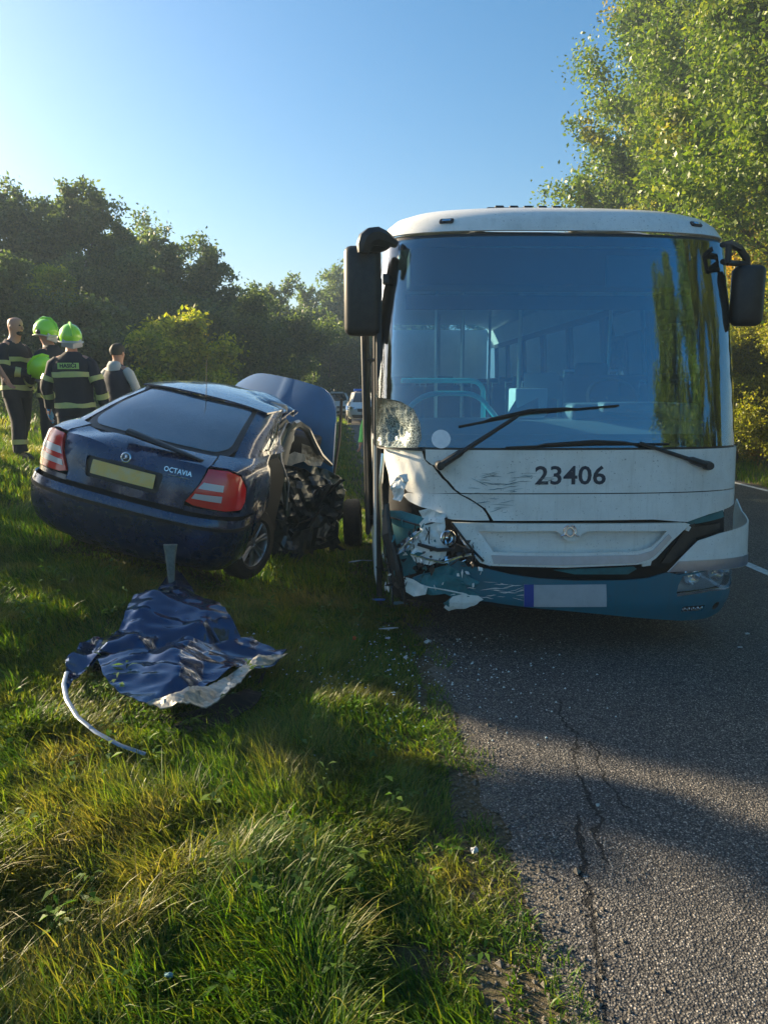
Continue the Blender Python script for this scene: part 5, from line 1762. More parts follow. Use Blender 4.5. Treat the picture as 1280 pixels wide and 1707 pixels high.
# ------------------------------------------------------------------ torn panel lying on the verge
def lay(nm, px, m__, par, amp, f, sd, h0, step=.03, ridge=None, smooth=True, Mi=None, hz=.0):
    """a sheet lying on the turf: outline measured on the ground"""
    poly = []
    for i in range(0, len(px), 2):
        d = ray(px[i], px[i + 1])
        z = .2
        for _ in range(6):
            t = (z - EYE) / d.z
            z = gz(d.x * t, d.y * t) + h0
        poly.append((d.x * t, d.y * t))
    V_, F_ = fill(poly, (), step)
    base = ground_h(V_[:, 0], V_[:, 1]) + h0
    P = np.stack([V_[:, 0], V_[:, 1], base], 1)
    r_ = crease(P * [1, 1, 0], f * .7, sd, warp=.5) + .35 * crease(P * [1, 1, 0], f * 1.9, sd + 1, warp=.5) + .10 * crease(P * [1, 1, 0], f * 5, sd + 4, warp=.6)
    P[:, 2] += (.5 - r_) * amp
    if ridge is not None:
        P[:, 2] += ridge(P)
    P[:, 0] += (vnoise(P, f * 1.4, sd + 2) - .5) * amp * .5
    P[:, 1] += (vnoise(P, f * 1.4, sd + 3) - .5) * amp * .5
    a, b = P[F_[:, 1]] - P[F_[:, 0]], P[F_[:, 2]] - P[F_[:, 0]]
    fl_ = np.cross(a, b)[:, 2] < 0
    F_[fl_] = F_[fl_][:, ::-1]
    c = np.array(Mi)
    W, FF = thick(P - c, np.tile([[0, 0, 1.]], (len(P), 1)), F_, .006)
    return mobj(nm, W, FF, m__, par, smooth, 20)
pB = mat('torn_blue_paint', (.001, .030, .100), .08, .75, 1.0, dirt=.4, dcol=(.02, .05, .09), ds=7, rvar=.25)
DO = Vector((-1.30, 4.35, gz(-1.3, 4.35)))
deb = thing('torn_car_panel', 'crumpled blue car panel torn off and lying on the grass with a bent strip', 'car panel', DO)
def rid(P):
    # high far edge, valley from upper left to lower right
    y = P[:, 1] - DO.y
    x = P[:, 0] - DO.x
    dgl = x * .75 + y * .66
    v_ = np.abs(x * .66 - y * .75 + .08)
    return .06 * sstep(-.1, .8, y) + .13 * sstep(.0, .14, v_) - .06
lay('panel_skin', (283, 976, 300, 978, 330, 1008, 380, 1040, 430, 1072, 479, 1093, 455, 1108, 415, 1116, 385, 1135, 345, 1155, 300, 1172, 265, 1186, 235, 1182, 205, 1160, 180, 1132, 160, 1100, 158, 1085, 185, 1068, 190, 1050, 215, 1020, 235, 998), pB, deb, .17, 2.7, 3, .12, step=.020, ridge=rid, Mi=DO)
lay('torn_edge', (479, 1093, 455, 1100, 420, 1112, 390, 1125, 345, 1150, 300, 1166, 262, 1172, 240, 1180, 262, 1190, 300, 1186, 330, 1182, 362, 1168, 395, 1160, 402, 1142, 420, 1128, 450, 1118), bareM, deb, .10, 6, 8, .150, step=.018, smooth=False, ridge=lambda P: rid(P) * .8, Mi=DO)
lay('folded_corner', (190, 1052, 165, 1056, 135, 1068, 115, 1095, 108, 1130, 118, 1138, 132, 1118, 150, 1098, 172, 1090, 195, 1080), pB, deb, .08, 7, 13, .10, step=.02, Mi=DO)
lay('black_lining', (260, 1185, 330, 1180, 400, 1150, 440, 1120, 436, 1160, 400, 1190, 340, 1215, 285, 1222), cavity, deb, .08, 6, 18, .06, step=.03, smooth=False, Mi=DO)
def on_ground(px, py, h=0.):
    d = ray(px, py); z = .2
    for _ in range(8):
        t = (z - EYE) / d.z
        z = gz(d.x * t, d.y * t) + h
    return Vector((d.x * t, d.y * t, z))
m_ = MB()
m_.tube([on_ground(*p) - DO for p in ((112, 1120, .16), (107, 1140, .15), (112, 1165, .14), (130, 1195, .13), (160, 1220, .12), (200, 1242, .10), (243, 1257, .08))], [(.004, .011)] * 7, 8, up=(0, -.3, 1))
m_.build('bent_strip', mat('strip_silver', (.22, .27, .34), .35, .4, dirt=.5, dcol=(.12, .14, .17), ds=12), deb)

# broken stake
sp = at(286, 975, 5.42); sp.z = gz(sp.x, sp.y)
st = thing('broken_stake', 'grey splintered stake stub standing between the blue car and the torn panel', 'stake', sp)
m_ = MB()
tp = at(284, 908, sp.y)
tp = tp - sp
m_.tube([(0, 0, -.1), tp * .35, tp * .8, tp], [(.022, .016), (.024, .018), (.04, .022), (.055, .026)], 9, up=(1, 0, 0)); m_.noise(.008, 25)
m_.build('stake_shaft', mat('grey_plastic', (.15, .18, .17), .6, dirt=.8, dcol=(.04, .05, .05), ds=18), st, ang=20)
# fragments
def frag(nm, label, px, py, L, W_, m__, sd, h=.05, flat=.35, rz=0., onroad=False, group='broken pieces scattered beside the bus'):
    g = random.Random(sd)
    p = on_ground(px, py, h) if not onroad else (Vector((0, 0, EYE)) + ray(px, py) * (-EYE / ray(px, py).z))
    k = 9
    top = []
    for i in range(k):
        a = 2 * pi * i / k
        top.append(Vector((L * .5 * cos(a) * g.uniform(.65, 1.15), W_ * .5 * sin(a) * g.uniform(.5, 1.2), g.uniform(0, flat) * W_)))
    n_ = len(top)
    V_ = top + [v + Vector((0, 0, .006)) for v in top] + [Vector((0, 0, W_ * flat)), Vector((0, 0, W_ * flat + .006))]
    F_ = [(i, (i + 1) % n_, n_ + (i + 1) % n_, n_ + i) for i in range(n_)] + [(2 * n_, (i + 1) % n_, i) for i in range(n_)] + [(2 * n_ + 1, n_ + i, n_ + (i + 1) % n_) for i in range(n_)]
    o = mobj(nm, V_, F_, m__, None, False)
    o.location = p
    o.rotation_euler.z = rz
    tag(o, label, 'fragment', group)
    return o
whF = mat('fragment_white', (.50, .50, .48), .5)
blF = mat('fragment_blue', (.05, .16, .45), .35)
tlF = mat('fragment_teal', (.10, .20, .22), .4)
orF = mat('fragment_orange', (.55, .12, .03), .3)
frag('plastic_fragment', 'blue shard in the grass below the smashed bus corner', 632, 1001, .15, .035, blF, 1)
frag('plastic_fragment', 'ragged pale sliver next to the blue shard', 665, 1008, .13, .03, tlF, 2, flat=.8)
frag('plastic_fragment', 'long thin white sliver lying in the grass left of the asphalt', 650, 1049, .17, .025, whF, 3, rz=.25, h=.08)
frag('plastic_fragment', 'white cup-shaped shard right at the edge of the asphalt', 713, 1074, .07, .035, whF, 4, rz=.5, flat=.9)
frag('plastic_fragment', 'small white splinter just below the long white sliver', 646, 1065, .04, .02, whF, 5, h=.08)
frag('plastic_fragment', 'tiny white crumb in the grass below the white cup shard', 676, 1101, .03, .03, whF, 6, h=.08, flat=.9)
frag('plastic_fragment', 'small orange lens piece in the shaded grass', 591, 1068, .035, .03, orF, 7, h=.10, flat=1.0)
frag('plastic_fragment', 'dull teal strip in the grass between the car and the bus', 600, 937, .34, .05, tlF, 8, rz=.3, h=.10)
frag('plastic_fragment', 'pale chip on the road right of the headlamp', 1245, 1058, .04, .03, whF, 9, onroad=True)
frag('plastic_fragment', 'narrow white chip on the road below the headlamp', 1233, 1080, .035, .012, whF, 10, onroad=True)
frag('plastic_fragment', 'small bent white clip on the open asphalt', 995, 1344, .022, .010, whF, 11, onroad=True, flat=.8)
frag('plastic_fragment', 'crushed white scrap in the grass at the asphalt edge', 790, 1420, .05, .03, whF, 12, rz=1.2, h=.03, flat=.35)
frag('paper_scrap', 'pale crumpled scrap deep in the foreground grass', 282, 1628, .03, .018, tlF, 13, h=.10, flat=.4)
frag('plastic_fragment', 'grey chip below the long white sliver near the grass edge', 690, 1090, .03, .02, tlF, 14, h=.05)

def crumbs(n):
    r = np.random.default_rng(91)
    X = r.normal(.15, .55, n)
    Y = r.normal(4.7, .55, n)
    ok = (X > -1.2) & (Y < 5.6) & (Y > 3.2)
    X, Y = X[ok], Y[ok]
    d = edgeX(Y) - X
    c = np.stack([X, Y, np.maximum(ground_h(X, Y), -.002) + np.where(d > .15, .05, .004)], 1)
    base = np.array([[1, 0, 0], [-.5, .8, 0], [-.6, -.7, 0], [0, 0, .9]])
    V = c[:, None] + base[None] * r.uniform(.004, .011, (len(X), 1, 1)) * r.uniform(.6, 1.3, (len(X), 4, 1))
    W = V[:, np.array([[0, 1, 3], [1, 2, 3], [2, 0, 3]])].reshape(-1, 3)
    tag(fastmesh('glass_crumbs', W, 3, mat('glass_crumb', (.6, .68, .68), .2)), kind='stuff')
crumbs(420)

# ------------------------------------------------------------------ people
skinM = mat('skin', (.42, .22, .15), .55)
skinB = mat('weathered_skin', (.45, .25, .17), .5)
navy = mat('navy_turnout_cloth', (.010, .014, .024), .85, bump=.5, bs=16, dirt=.4, dcol=(.03, .03, .035), ds=7)
refl = mat('reflective_yellow_tape', (.50, .52, .16), .45, dirt=.5, dcol=(.30, .32, .26), ds=26)
helmM = mat('helmet_lime', (.30, .72, .02), .25, coat=.7)
helmS = mat('helmet_silver_band', (.5, .52, .5), .3, .7)
gloveM = mat('blue_glove', (.02, .30, .62), .5)
bootM = mat('boot_leather', (.010, .009, .009), .5)
greyC = mat('pale_fleece', (.42, .44, .43), .9, bump=.4, bs=18)
vestM = mat('dark_quilted_vest', (.012, .018, .04), .8, bump=.5, bs=12)
hairM = mat('dark_hair', (.012, .011, .010), .7, bump=.6, bs=60)
hiviz = mat('green_hiviz', (.12, .55, .10), .6)
jeans = mat('dark_trousers', (.012, .014, .02), .85, bump=.4, bs=20)

def skin_body(name, J, E, m, par, sub=2):
    """one continuous figure grown round its joints: J = {joint: ((x, y, z), (ra, rb))}"""
    ks = list(J)
    me = bpy.data.meshes.new(name)
    me.from_pydata([J[k][0] for k in ks], [(ks.index(a), ks.index(b)) for a, b in E], [])
    o = bpy.data.objects.new(name, me)
    C.objects.link(o)
    md = o.modifiers.new('s', 'SKIN')
    for i, k in enumerate(ks):
        r_ = J[k][1]
        me.skin_vertices[0].data[i].radius = r_ if isinstance(r_, tuple) else (r_, r_)
    me.skin_vertices[0].data[ks.index('pelvis')].use_root = True
    md.use_smooth_shade = True
    sb = o.modifiers.new('u', 'SUBSURF')
    sb.levels = sb.render_levels = sub
    dg = bpy.context.evaluated_depsgraph_get()
    me2 = bpy.data.meshes.new_from_object(o.evaluated_get(dg))
    bpy.data.objects.remove(o)
    me2.materials.clear(); me2.materials.append(m)
    me2.polygons.foreach_set('use_smooth', [True] * len(me2.polygons))
    return finish(bpy.data.objects.new(name, me2), par)

def hand(J, E, w_, side, fwd, tag_, spread=1.):
    """palm, four unequal fingers and a thumb from the wrist"""
    d = Vector(fwd).normalized()
    s_ = Vector(side).normalized()
    n = d.cross(s_)
    W = Vector(J[w_][0])
    J['palm' + tag_] = (tuple(W + d * .055), (.020, .036))
    E.append((w_, 'palm' + tag_))
    for i, (o_, L) in enumerate(((-.030, .070), (-.010, .082), (.010, .078), (.029, .060))):
        b = W + d * .095 + s_ * o_
        J['f%d%s' % (i, tag_)] = (tuple(b), .0095)
        J['g%d%s' % (i, tag_)] = (tuple(b + d * L * .55 + n * .012), .0085)
        J['h%d%s' % (i, tag_)] = (tuple(b + d * L * .85 + n * .035), .0075)
        E += [('palm' + tag_, 'f%d%s' % (i, tag_)), ('f%d%s' % (i, tag_), 'g%d%s' % (i, tag_)), ('g%d%s' % (i, tag_), 'h%d%s' % (i, tag_))]
    J['t' + tag_] = (tuple(W + d * .035 - s_ * .045 + n * .01), .011)
    J['u' + tag_] = (tuple(W + d * .075 - s_ * .060 + n * .025), .0095)
    E += [('palm' + tag_, 't' + tag_), ('t' + tag_, 'u' + tag_)]

def figure(label, loc, rz, H=1.78, eR=(.30, -.02, 1.16), hR=(.31, .06, .90), eL=(-.30, -.02, 1.16), hL=(-.31, .06, .90), head=(0, .03), turn=0.,
           kit='turnout', helmet=False, stance=.13, group=None, skin=None, step_=(0, 0)):
    """a person facing +Y"""
    s = H / 1.78
    z0 = gz(loc[0], loc[1]) if len(loc) == 2 else loc[2]
    t = thing('person', label, 'person', Matrix.Translation((loc[0], loc[1], z0)) @ Matrix.Rotation(rz, 4, 'Z') @ Matrix.Scale(s, 4), group)
    sk = skin or skinM
    J = {'pelvis': ((0, 0, .95), (.13, .10)), 'waist': ((0, .0, 1.10), (.125, .09)), 'chest': ((0, -.01, 1.30), (.15, .105)), 'collar': ((0, -.01, 1.45), (.09, .075)),
         'neck': ((head[0] * .4, .0 + head[1] * .3, 1.525), .056), 'jaw': ((head[0] * .8, head[1] * .95, 1.605), (.072, .084)), 'skull': ((head[0], head[1], 1.68), (.092, .108)), 'crown': ((head[0], head[1] - .008, 1.755), (.082, .098)), 'top': ((head[0], head[1] - .010, 1.79), (.05, .06))}
    E = [('pelvis', 'waist'), ('waist', 'chest'), ('chest', 'collar'), ('collar', 'neck'), ('neck', 'jaw'), ('jaw', 'skull'), ('skull', 'crown'), ('crown', 'top')]
    for sg, e, h, q in ((1, eR, hR, 'R'), (-1, eL, hL, 'L')):
        J['sh' + q] = ((sg * .185, -.01, 1.43), .055); J['el' + q] = (e, .042); J['wr' + q] = (h, (.026, .032))
        E += [('collar', 'sh' + q), ('sh' + q, 'el' + q), ('el' + q, 'wr' + q)]
        fw = Vector(h) - Vector(e)
        hand(J, E, 'wr' + q, Vector((0, 1, 0)) if abs(fw.normalized().z) > .6 else Vector((0, 0, -1)), fw, q)
        dy = step_[0] if sg > 0 else step_[1]
        J['hip' + q] = ((sg * .095, 0, .90), .085); J['kn' + q] = ((sg * stance * .9, .02 + dy * .5, .50), .058); J['an' + q] = ((sg * stance, -.03 + dy, .09), .042)
        J['toe' + q] = ((sg * (stance + .02), .13 + dy, .035), (.04, .03))
        E += [('pelvis', 'hip' + q), ('hip' + q, 'kn' + q), ('kn' + q, 'an' + q), ('an' + q, 'toe' + q)]
    body = skin_body('body', J, E, sk, t)
    hx, hy = head
    # face and ears
    R_ = Matrix.Translation((hx, hy, 0)) @ Matrix.Rotation(turn, 4, 'Z')
    def hp(x, y, z): return R_ @ Vector((x, y, z))
    if not helmet or True:
        m_ = MB()
        m_.ell(hp(0, .094, 1.660), (.014, .018, .026), 8, 6); m_.build('nose', sk, t)
        for sg in (-1, 1):
            m_ = MB(); m_.ell(hp(sg * .082, -.005, 1.665), (.012, .022, .034), 8, 6); m_.build('ear', sk, t)
            m_ = MB(); m_.ell(hp(sg * .032, .084, 1.690), (.018, .009, .010), 8, 5); m_.build('eye', hairM, t)
        m_ = MB(); m_.box(hp(0, .080, 1.618), (.048, .010, .008), rot=(0, 0, turn), bev=.003); m_.build('mouth', mat('lips', (.22, .08, .06), .6) if 'lips' not in MC else MC['lips'], t)
    shR, shL = Vector(J['shR'][0]), Vector(J['shL'][0])
    def loft(nm, P, rad, m__, parent, n=16, nz=.010, f=9, sd=3, caps=True, up=(0, 1, 0)):
        m_ = MB(); m_.tube(P, rad, n, caps=caps, up=up)
        if nz: m_.noise(nz, f, sd)
        return m_.build(nm, m__, parent, ang=80)
    Z = lambda z, y=0.: (0, y, z)
    tor = [(Z(.80), (.135, .205)), (Z(.90), (.138, .205)), (Z(1.0), (.130, .195)), (Z(1.12, -.005), (.128, .195)), (Z(1.25, -.01), (.135, .208)), (Z(1.36, -.012), (.128, .215)), (Z(1.43, -.012), (.105, .190)), (Z(1.475, -.01), (.085, .125)), (Z(1.51, -.005), (.073, .080))]
    big = kit == 'turnout'
    k = 1.10 if big else .96
    lo = 0 if big else 1
    mj = {'turnout': navy, 'vest': vestM, 'shirt': jeans, 'hiviz': hiviz}[kit]
    jk = MB(); jk.tube([p for p, r_ in tor[lo:]], [(r_[0] * k, r_[1] * k) for p, r_ in tor[lo:]], 24, up=(0, 1, 0))
    arms = []
    for sg, e, h in ((1, eR, hR), (-1, eL, hL)):
        S0 = Vector((sg * .150, -.01, 1.425)); S1 = Vector((sg * .205, -.01, 1.38)); e_, h_ = Vector(e), Vector(h)
        P = [S0, S1, S1.lerp(e_, .5), e_.lerp(S1, .08), e_.lerp(h_, .12), e_.lerp(h_, .55), e_.lerp(h_, .97)]
        rr_ = [.070, .078, .070, .066, .064, .058, .056] if big else [.058, .064, .056, .052, .050, .044, .040]
        arms.append((P, rr_))
        if kit == 'shirt':
            P2, r2 = P[:3], [.058, .068, .066]
            jk.tube(P2, r2, 14, up=(0, 1, 0))
        elif kit != 'vest':
            jk.tube(P, rr_, 14, up=(0, 1, 0))
    jk.noise(.015, 9, 4)
    jo = jk.build({'turnout': 'turnout_jacket', 'vest': 'quilted_vest', 'shirt': 'shirt', 'hiviz': 'hiviz_jacket'}[kit], mj, t, ang=80)
    if kit == 'vest':
        for P, rr_ in arms:
            loft('sleeve', P, [r_ * 1.12 for r_ in rr_], greyC, t)
        loft('hood', [Z(1.44, -.05), Z(1.50, -.06), Z(1.55, -.05)], [(.09, .12), (.085, .11), (.06, .08)], greyC, t)
    # trousers
    tr = MB()
    tr.tube([Z(1.02), Z(.92), Z(.84)], [(.115, .175), (.128, .185), (.115, .17)], 20, up=(0, 1, 0))
    legs = []
    for q, sg in (('R', 1), ('L', -1)):
        P = [Vector((sg * .09, 0, .90)), Vector((sg * .10, .0, .80)), Vector(J['kn' + q][0]), Vector(J['an' + q][0]).lerp(Vector(J['kn' + q][0]), .45), Vector(J['an' + q][0]) + Vector((0, .01, .03))]
        rr_ = [.10, .105, .088, .083, .086] if big else [.088, .09, .068, .06, .058]
        legs.append((P, rr_))
        tr.tube(P, rr_, 14, up=(0, 1, 0))
    tr.noise(.018, 9, 9)
    to = tr.build('trousers', navy if big else jeans, t, ang=80)
    for q, sg in (('R', 1), ('L', -1)):
        a = Vector(J['an' + q][0])
        m_ = MB()
        m_.tube([a + Vector((0, -.01, .13)), a + Vector((0, -.01, .03)), a + Vector((0, 0, -.03))], [.060, .056, .054], 12, up=(0, 1, 0))
        m_.ell(a + Vector((0, .07, -.045)), (.052, .125, .050), 14, 8)
        m_.build('boot', bootM, t)
    if big:
        def band(parent, P, ra, lo_, hi_, nm='reflective_band'):
            P = [Vector(p) for p in P]
            L = [0]
            for i in range(len(P) - 1): L.append(L[-1] + (P[i + 1] - P[i]).length)
            pp, rr2 = [], []
            for s_ in np.linspace(lo_, hi_, 4):
                d = s_ * L[-1]
                i = min(max(0, next((k_ for k_ in range(len(L) - 1) if L[k_ + 1] >= d), len(L) - 2)), len(L) - 2)
                f_ = (d - L[i]) / (L[i + 1] - L[i])
                pp.append(P[i].lerp(P[i + 1], f_))
                a_, b_ = ra[i], ra[i + 1]
                if isinstance(a_, tuple): rr2.append(tuple(a_[j] * (1 - f_) + b_[j] * f_ + .012 for j in (0, 1)))
                else: rr2.append(a_ * (1 - f_) + b_ * f_ + .012)
            m_ = MB(); m_.tube(pp, rr2, 24, caps=False, up=(0, 1, 0)); m_.noise(.015, 9, 4)
            m_.build(nm, refl, parent, ang=80)
        tk = [(r_[0] * k, r_[1] * k) for p, r_ in tor]
        band(jo, [p for p, r_ in tor], tk, .13, .21)
        band(jo, [p for p, r_ in tor], tk, .62, .70)
        for P, rr_ in arms:
            band(jo, P, rr_, .36, .46); band(jo, P, rr_, .70, .80)
        for P, rr_ in legs:
            band(to, P, rr_, .80, .88)
    if helmet:
        helm(t, (hx, hy - .005, 1.70), turn)
    return t, J, jo

def helm(par, c, turn, name='helmet', root=None):
    M = Matrix.Translation(c) @ Matrix.Rotation(turn, 4, 'Z')
    m_ = MB()
    m_.ell((0, 0, 0), (.128, .158, .150), 24, 12, zmin=-.35)
    m_.tube([(0, -.155, .0), (0, -.14, .075), (0, -.07, .145), (0, .03, .158), (0, .12, .105), (0, .155, .03)], [(.014, .022)] * 6, 8, up=(1, 0, 0))
    m_.V = [M @ v for v in m_.V]
    h = m_.build(name, helmM, par)
    m_ = MB()
    n_ = 28
    pts = [M @ Vector((.131 * cos(a), .161 * sin(a) - .0, -.050 - .03 * max(0, -sin(a)))) for a in np.linspace(0, 2 * pi, n_ + 1)]
    m_.tube(pts, .009, 6, caps=False); m_.build('helmet_rim', helmS, h)
    for sg in (-1, 1):
        m_ = MB(); m_.ell(M @ Vector((sg * .122, .02, -.02)), (.018, .035, .035), 10, 6); m_.build('helmet_hinge', blackP, h)
    m_ = MB()
    m_.tube([M @ Vector(v) for v in ((-.105, -.09, -.07), (0, -.145, -.10), (.105, -.09, -.07))], [(.045, .012)] * 3, 8, up=(0, 0, 1)); m_.build('neck_guard', silvC, h)
    return h
silvC = mat('silver_neck_cloth', (.42, .44, .48), .5, .3, bump=.5, bs=25)

GP = 'firefighters on the verge'
def gp(px, py, Y):
    p = at(px, py, Y)
    return (p.x, p.y)
# main firefighter, back to us
pC = gp(128, 700, 9.0)
f1, J1, jo1 = figure('firefighter in lime helmet and dark striped jacket seen from behind, lettering on the back', pC, R(4), 1.80, eR=(.30, -.03, 1.15), hR=(.33, .04, .88), eL=(-.30, -.02, 1.15), hL=(-.32, .05, .88), helmet=True, turn=R(25), head=(-.02, .05), group=GP)
# lettering patch on the back
m_ = MB()
pv = [(x, -.160 - .0 - .012 * (1 - (x / .13) ** 2), z) for z in (1.33, 1.40) for x in np.linspace(-.12, .12, 7)]
m_.add(pv, [(i, i + 1, i + 8, i + 7) for i in range(6)])
pt_ = m_.build('back_patch', mat('patch_lime', (.42, .62, .16), .5), jo1)
V_, F_ = glyphs('HASI\u010cI', .060, bold=.0018)
P = np.array([(v[0] * 1.0, -.164 - .012 * (1 - (v[0] / .13) ** 2) - .002, 1.365 + v[1] * 1.0) for v in V_])
W, FF = thick(P, np.tile([[0, -1., 0]], (len(P), 1)), F_, .003)
mobj('lettering', W, FF, inkM, jo1, False)
for q, sg in (('L', -1), ('R', 1)):
    w_ = Vector(J1['wr' + q][0])
    m_ = MB(); m_.tube([w_ + Vector((0, 0, .02)), w_ + Vector((0, .015, -.05)), w_ + Vector((0, .03, -.10))], [(.030, .036), (.024, .045), (.022, .042)], 10, up=(1, 0, 0))
    for i, (o_, L) in enumerate(((-.030, .060), (-.010, .072), (.010, .068), (.029, .050))):
        b = w_ + Vector((0, .03 + o_, -.10)); m_.tube([b, b + Vector((sg * -.01, .01, -L * .6)), b + Vector((sg * -.02, .02, -L))], [.0125, .0115, .009], 7)
    m_.tube([w_ + Vector((0, .045, -.03)), w_ + Vector((sg * -.01, .07, -.075)), w_ + Vector((sg * -.015, .072, -.11))], [.014, .013, .010], 7)
    m_.build('glove', gloveM if q == 'L' else mat('pale_glove', (.10, .28, .36), .5), f1)
# second firefighter, half hidden, facing the bald one
pB_ = gp(93, 700, 9.7)
f2, J2, _ = figure('firefighter in lime helmet half hidden behind the lettered one, facing left', pB_, R(78), 1.80, eR=(.27, .10, 1.16), hR=(.10, .30, 1.12), eL=(-.27, .08, 1.15), hL=(-.10, .28, 1.02), helmet=True, turn=R(0), head=(0, .05), group=GP)
# bald firefighter with his helmet in the hands
pA = gp(33, 700, 9.6)
f3, J3, _ = figure('bald firefighter with dark beard holding his lime helmet', pA, R(-102), 1.76, eR=(.28, .05, 1.15), hR=(.10, .32, 1.08), eL=(-.28, .05, 1.15), hL=(-.02, .30, 1.08), turn=R(0), head=(0, .05), group=GP, step_=(.10, -.12), skin=skinB)
m_ = MB(); m_.ell((0, .095, 1.60), (.055, .040, .035), 12, 8); m_.build('beard', hairM, f3)
hm = Matrix.Translation(f3.location) @ Matrix.Rotation(R(-102), 4, 'Z')
hc = hm @ Vector((.05, .40, 1.16))
hh = thing('helmet', 'lime firefighter helmet held against the chest of the bald man', 'helmet', hc)
hh.rotation_euler = (R(50), R(20), R(-40))
ho = helm(hh, (0, 0, 0), 0, 'helmet_shell')
# bystander with pale sleeves (face blurred in the photo, so seen from behind)
pD = gp(200, 690, 10.2)
f4, J4, _ = figure('bystander in dark vest with pale grey sleeves standing behind the car roof', pD, R(-20), 1.72, eR=(.31, .02, 1.14), hR=(.27, .17, .93), eL=(-.31, .02, 1.14), hL=(-.27, .15, .93), kit='vest', head=(0, .04))
m_ = MB(); m_.ell((0, .02, 1.70), (.093, .112, .105), 18, 10, zmin=-.55); m_.noise(.012, 18); m_.build('hair', hairM, f4)
# man mostly outside the frame: only his bare arm and hand come in
pE = at(-52, 640, 8.9)
f5, J5, _ = figure('man at the left border of the photo, only his bare arm and hand in view', (pE.x, pE.y), R(-20), 1.80, eR=(.34, .02, 1.20), hR=(.44, .10, .96), kit='shirt')
# officer behind the bus door
pF = at(631, 700, 13.0)
f6, J6, _ = figure('person in green high-visibility jacket peeping out beside the open bus door', (pF.x, pF.y, 0.0), R(160), 1.78, eL=(-.30, .03, 1.16), hL=(-.30, .12, .95), kit='hiviz')

# ------------------------------------------------------------------ cars waiting farther down the road
PS = Shell([(.18, .18, .80, .12, 4.3), (.35, .35, .88, .0, 4.4), (.60, .60, .90, .0, 4.4), (.76, .76, .88, .10, 4.38), (.90, .90, .84, .35, 4.3), (.98, .98, .80, .90, 4.2), (1.0, 1.0, .78, .98, 4.15),
            (1.25, 1.25, .70, 1.38, 4.0), (1.46, 1.44, .62, 1.80, 3.8), (1.52, 1.48, .54, 2.0, 3.6), (1.6, 1.50, .35, 2.3, 3.3)], .9, .40, 3, Ls=3.6)
pL1 = PS.L1
carW = mat('white_car_paint', (.72, .72, .70), .25, coat=.6)
carS = mat('silver_car_paint', (.50, .52, .53), .25, .5, coat=.6)
dkG = mat('dark_car_glass', (.01, .014, .018), .05, spec=.9)
polB = mat('police_blue_band', (.01, .10, .35), .4)
polL = mat('blue_beacon', (.02, .16, .80), .2, coat=.5)
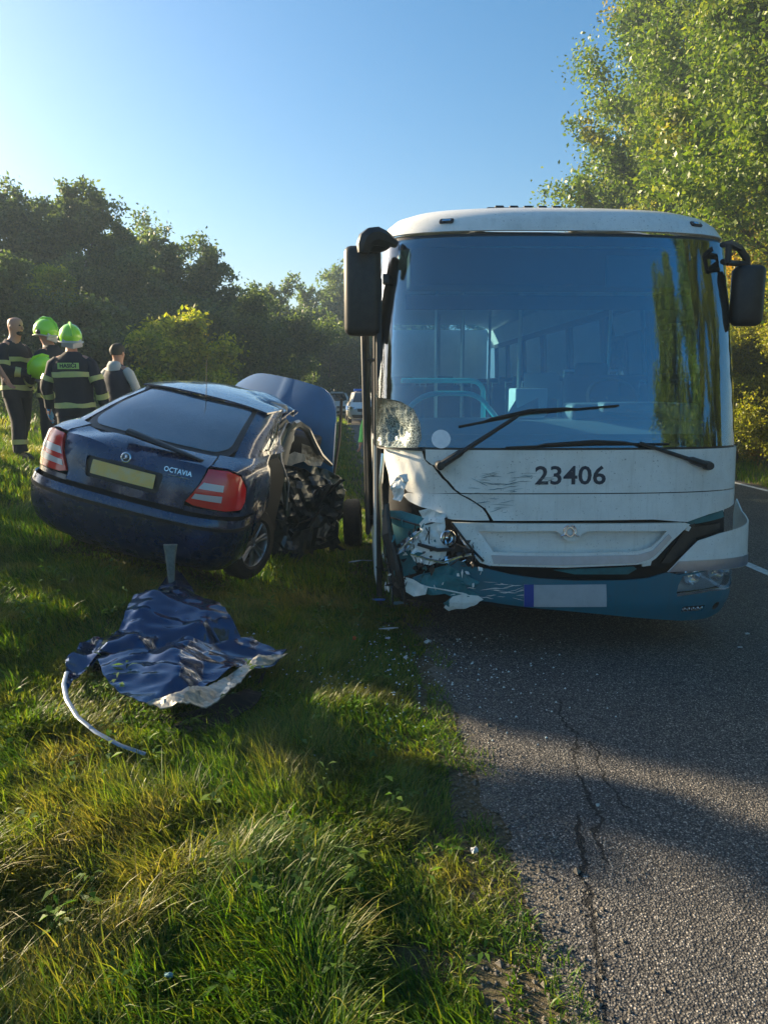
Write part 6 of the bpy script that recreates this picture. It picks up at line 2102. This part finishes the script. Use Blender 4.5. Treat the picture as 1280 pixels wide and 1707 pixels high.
def parked(label, x, y, rz, paint_, police=False, s=1.0, tall=1.0):
    t = thing('parked_car', label, 'car', Matrix.Translation((x, y, .004)) @ Matrix.Rotation(rz, 4, 'Z') @ Matrix.Diagonal((s, s, s * tall, 1)), 'cars waiting on the road')
    q = lambda nm, pl_, m__, par=None, **k: panel(nm, PS, pl_, m__, par or t, **k)
    e = pL1 + 3.6 + pL1
    b = q('body', [(-e, .22), (e, .22), (e, .985), (-e, .985)], paint_, th=.02, off=0, step=.20)
    q('windscreen', [(-.72, 1.01), (.72, 1.01), (.66, 1.44), (-.66, 1.44)], dkG, th=.02, step=.2)
    for sg in (-1, 1):
        for a, c in ((.12, 1.5), (1.6, 3.3)):
            w_ = [(sg * (pL1 + a + .3), 1.01), (sg * (pL1 + c), 1.01), (sg * (pL1 + c), 1.42), (sg * (pL1 + a + .6), 1.42)]
            q('side_window', w_, dkG, th=.02, off=.012, step=.3)
        q('pillar', [(sg * .74, 1.0), (sg * (pL1 + 3.6), 1.0), (sg * (pL1 + 3.6), 1.46), (sg * .68, 1.46)], paint_, th=.02, off=0, step=.25)
        q('headlight', [(sg * .52, .66), (sg * 1.0, .70), (sg * 1.0, .82), (sg * .60, .76)], clearG if False else chrome, th=.02, off=.012, step=.1)
        m_ = MB(); m_.box((sg * .97, 1.15, 1.0), (.18, .12, .13), bev=.04); m_.build('wing_mirror', paint_, t)
    q('roof', [(-e, 1.46), (e, 1.46), (e, 1.6), (-e, 1.6)], paint_, th=.02, off=.0, step=.25)
    m_ = MB(); m_.box((0, 2.8, 1.49), (.8, 1.3, .03), bev=.01); m_.build('roof_panel', paint_, t)
    q('grille', [(-.42, .56), (.42, .56), (.46, .70), (-.46, .70)], blackP, th=.02, off=.01, step=.1)
    q('air_intake', [(-.70, .28), (.70, .28), (.74, .42), (-.74, .42)], blackP, th=.02, off=.01, step=.1)
    q('number_plate', [(-.26, .44), (.26, .44), (.26, .54), (-.26, .54)], whtL, th=.01, off=.02, step=.2)
    for yy in (.85, 3.5):
        for sg in (-1, 1):
            wheel(t, Vector((sg * .80, yy, .32)), .32, .2, sg)
    if police:
        m_ = MB(); m_.box((0, 2.2, 1.56), (1.05, .26, .11), bev=.03); m_.build('light_bar', polL, t)
        for sg in (-1, 1):
            q('livery_band', [(sg * (pL1 + .2), .60), (sg * (pL1 + 3.4), .60), (sg * (pL1 + 3.4), .80), (sg * (pL1 + .2), .80)], polB, th=.004, off=.008, step=.4)
    return t
parked('white patrol car with a blue light bar on its roof, first in the waiting line', -.90, 38.5, R(5), carW, True, tall=1.08)
parked('white car waiting just left behind the patrol car', -2.75, 45.5, R(5), carW, tall=1.02)
parked('pale van-like car at the left end of the waiting line', -3.95, 50.0, R(6), carW, tall=1.28)
parked('dark-windowed silver car behind the two white cars', -3.0, 58.0, R(5), carS, tall=1.2)

# ------------------------------------------------------------------ air
hz = bpy.data.materials.new('haze')
hz.use_nodes = True
t = hz.node_tree
t.nodes.remove(t.nodes['Principled BSDF'])
pv_ = nd(t, 'ShaderNodeVolumePrincipled')
pv_.inputs['Color'].default_value = (.62, .82, 1, 1)
pv_.inputs['Density'].default_value = .0019
pv_.inputs['Anisotropy'].default_value = .2
t.links.new(pv_.outputs[0], t.nodes['Material Output'].inputs['Volume'])
m_ = MB(); m_.box((0, 190, 11.5), (460, 480, 27.0))
tag(m_.build('haze', hz, None, False), kind='stuff')
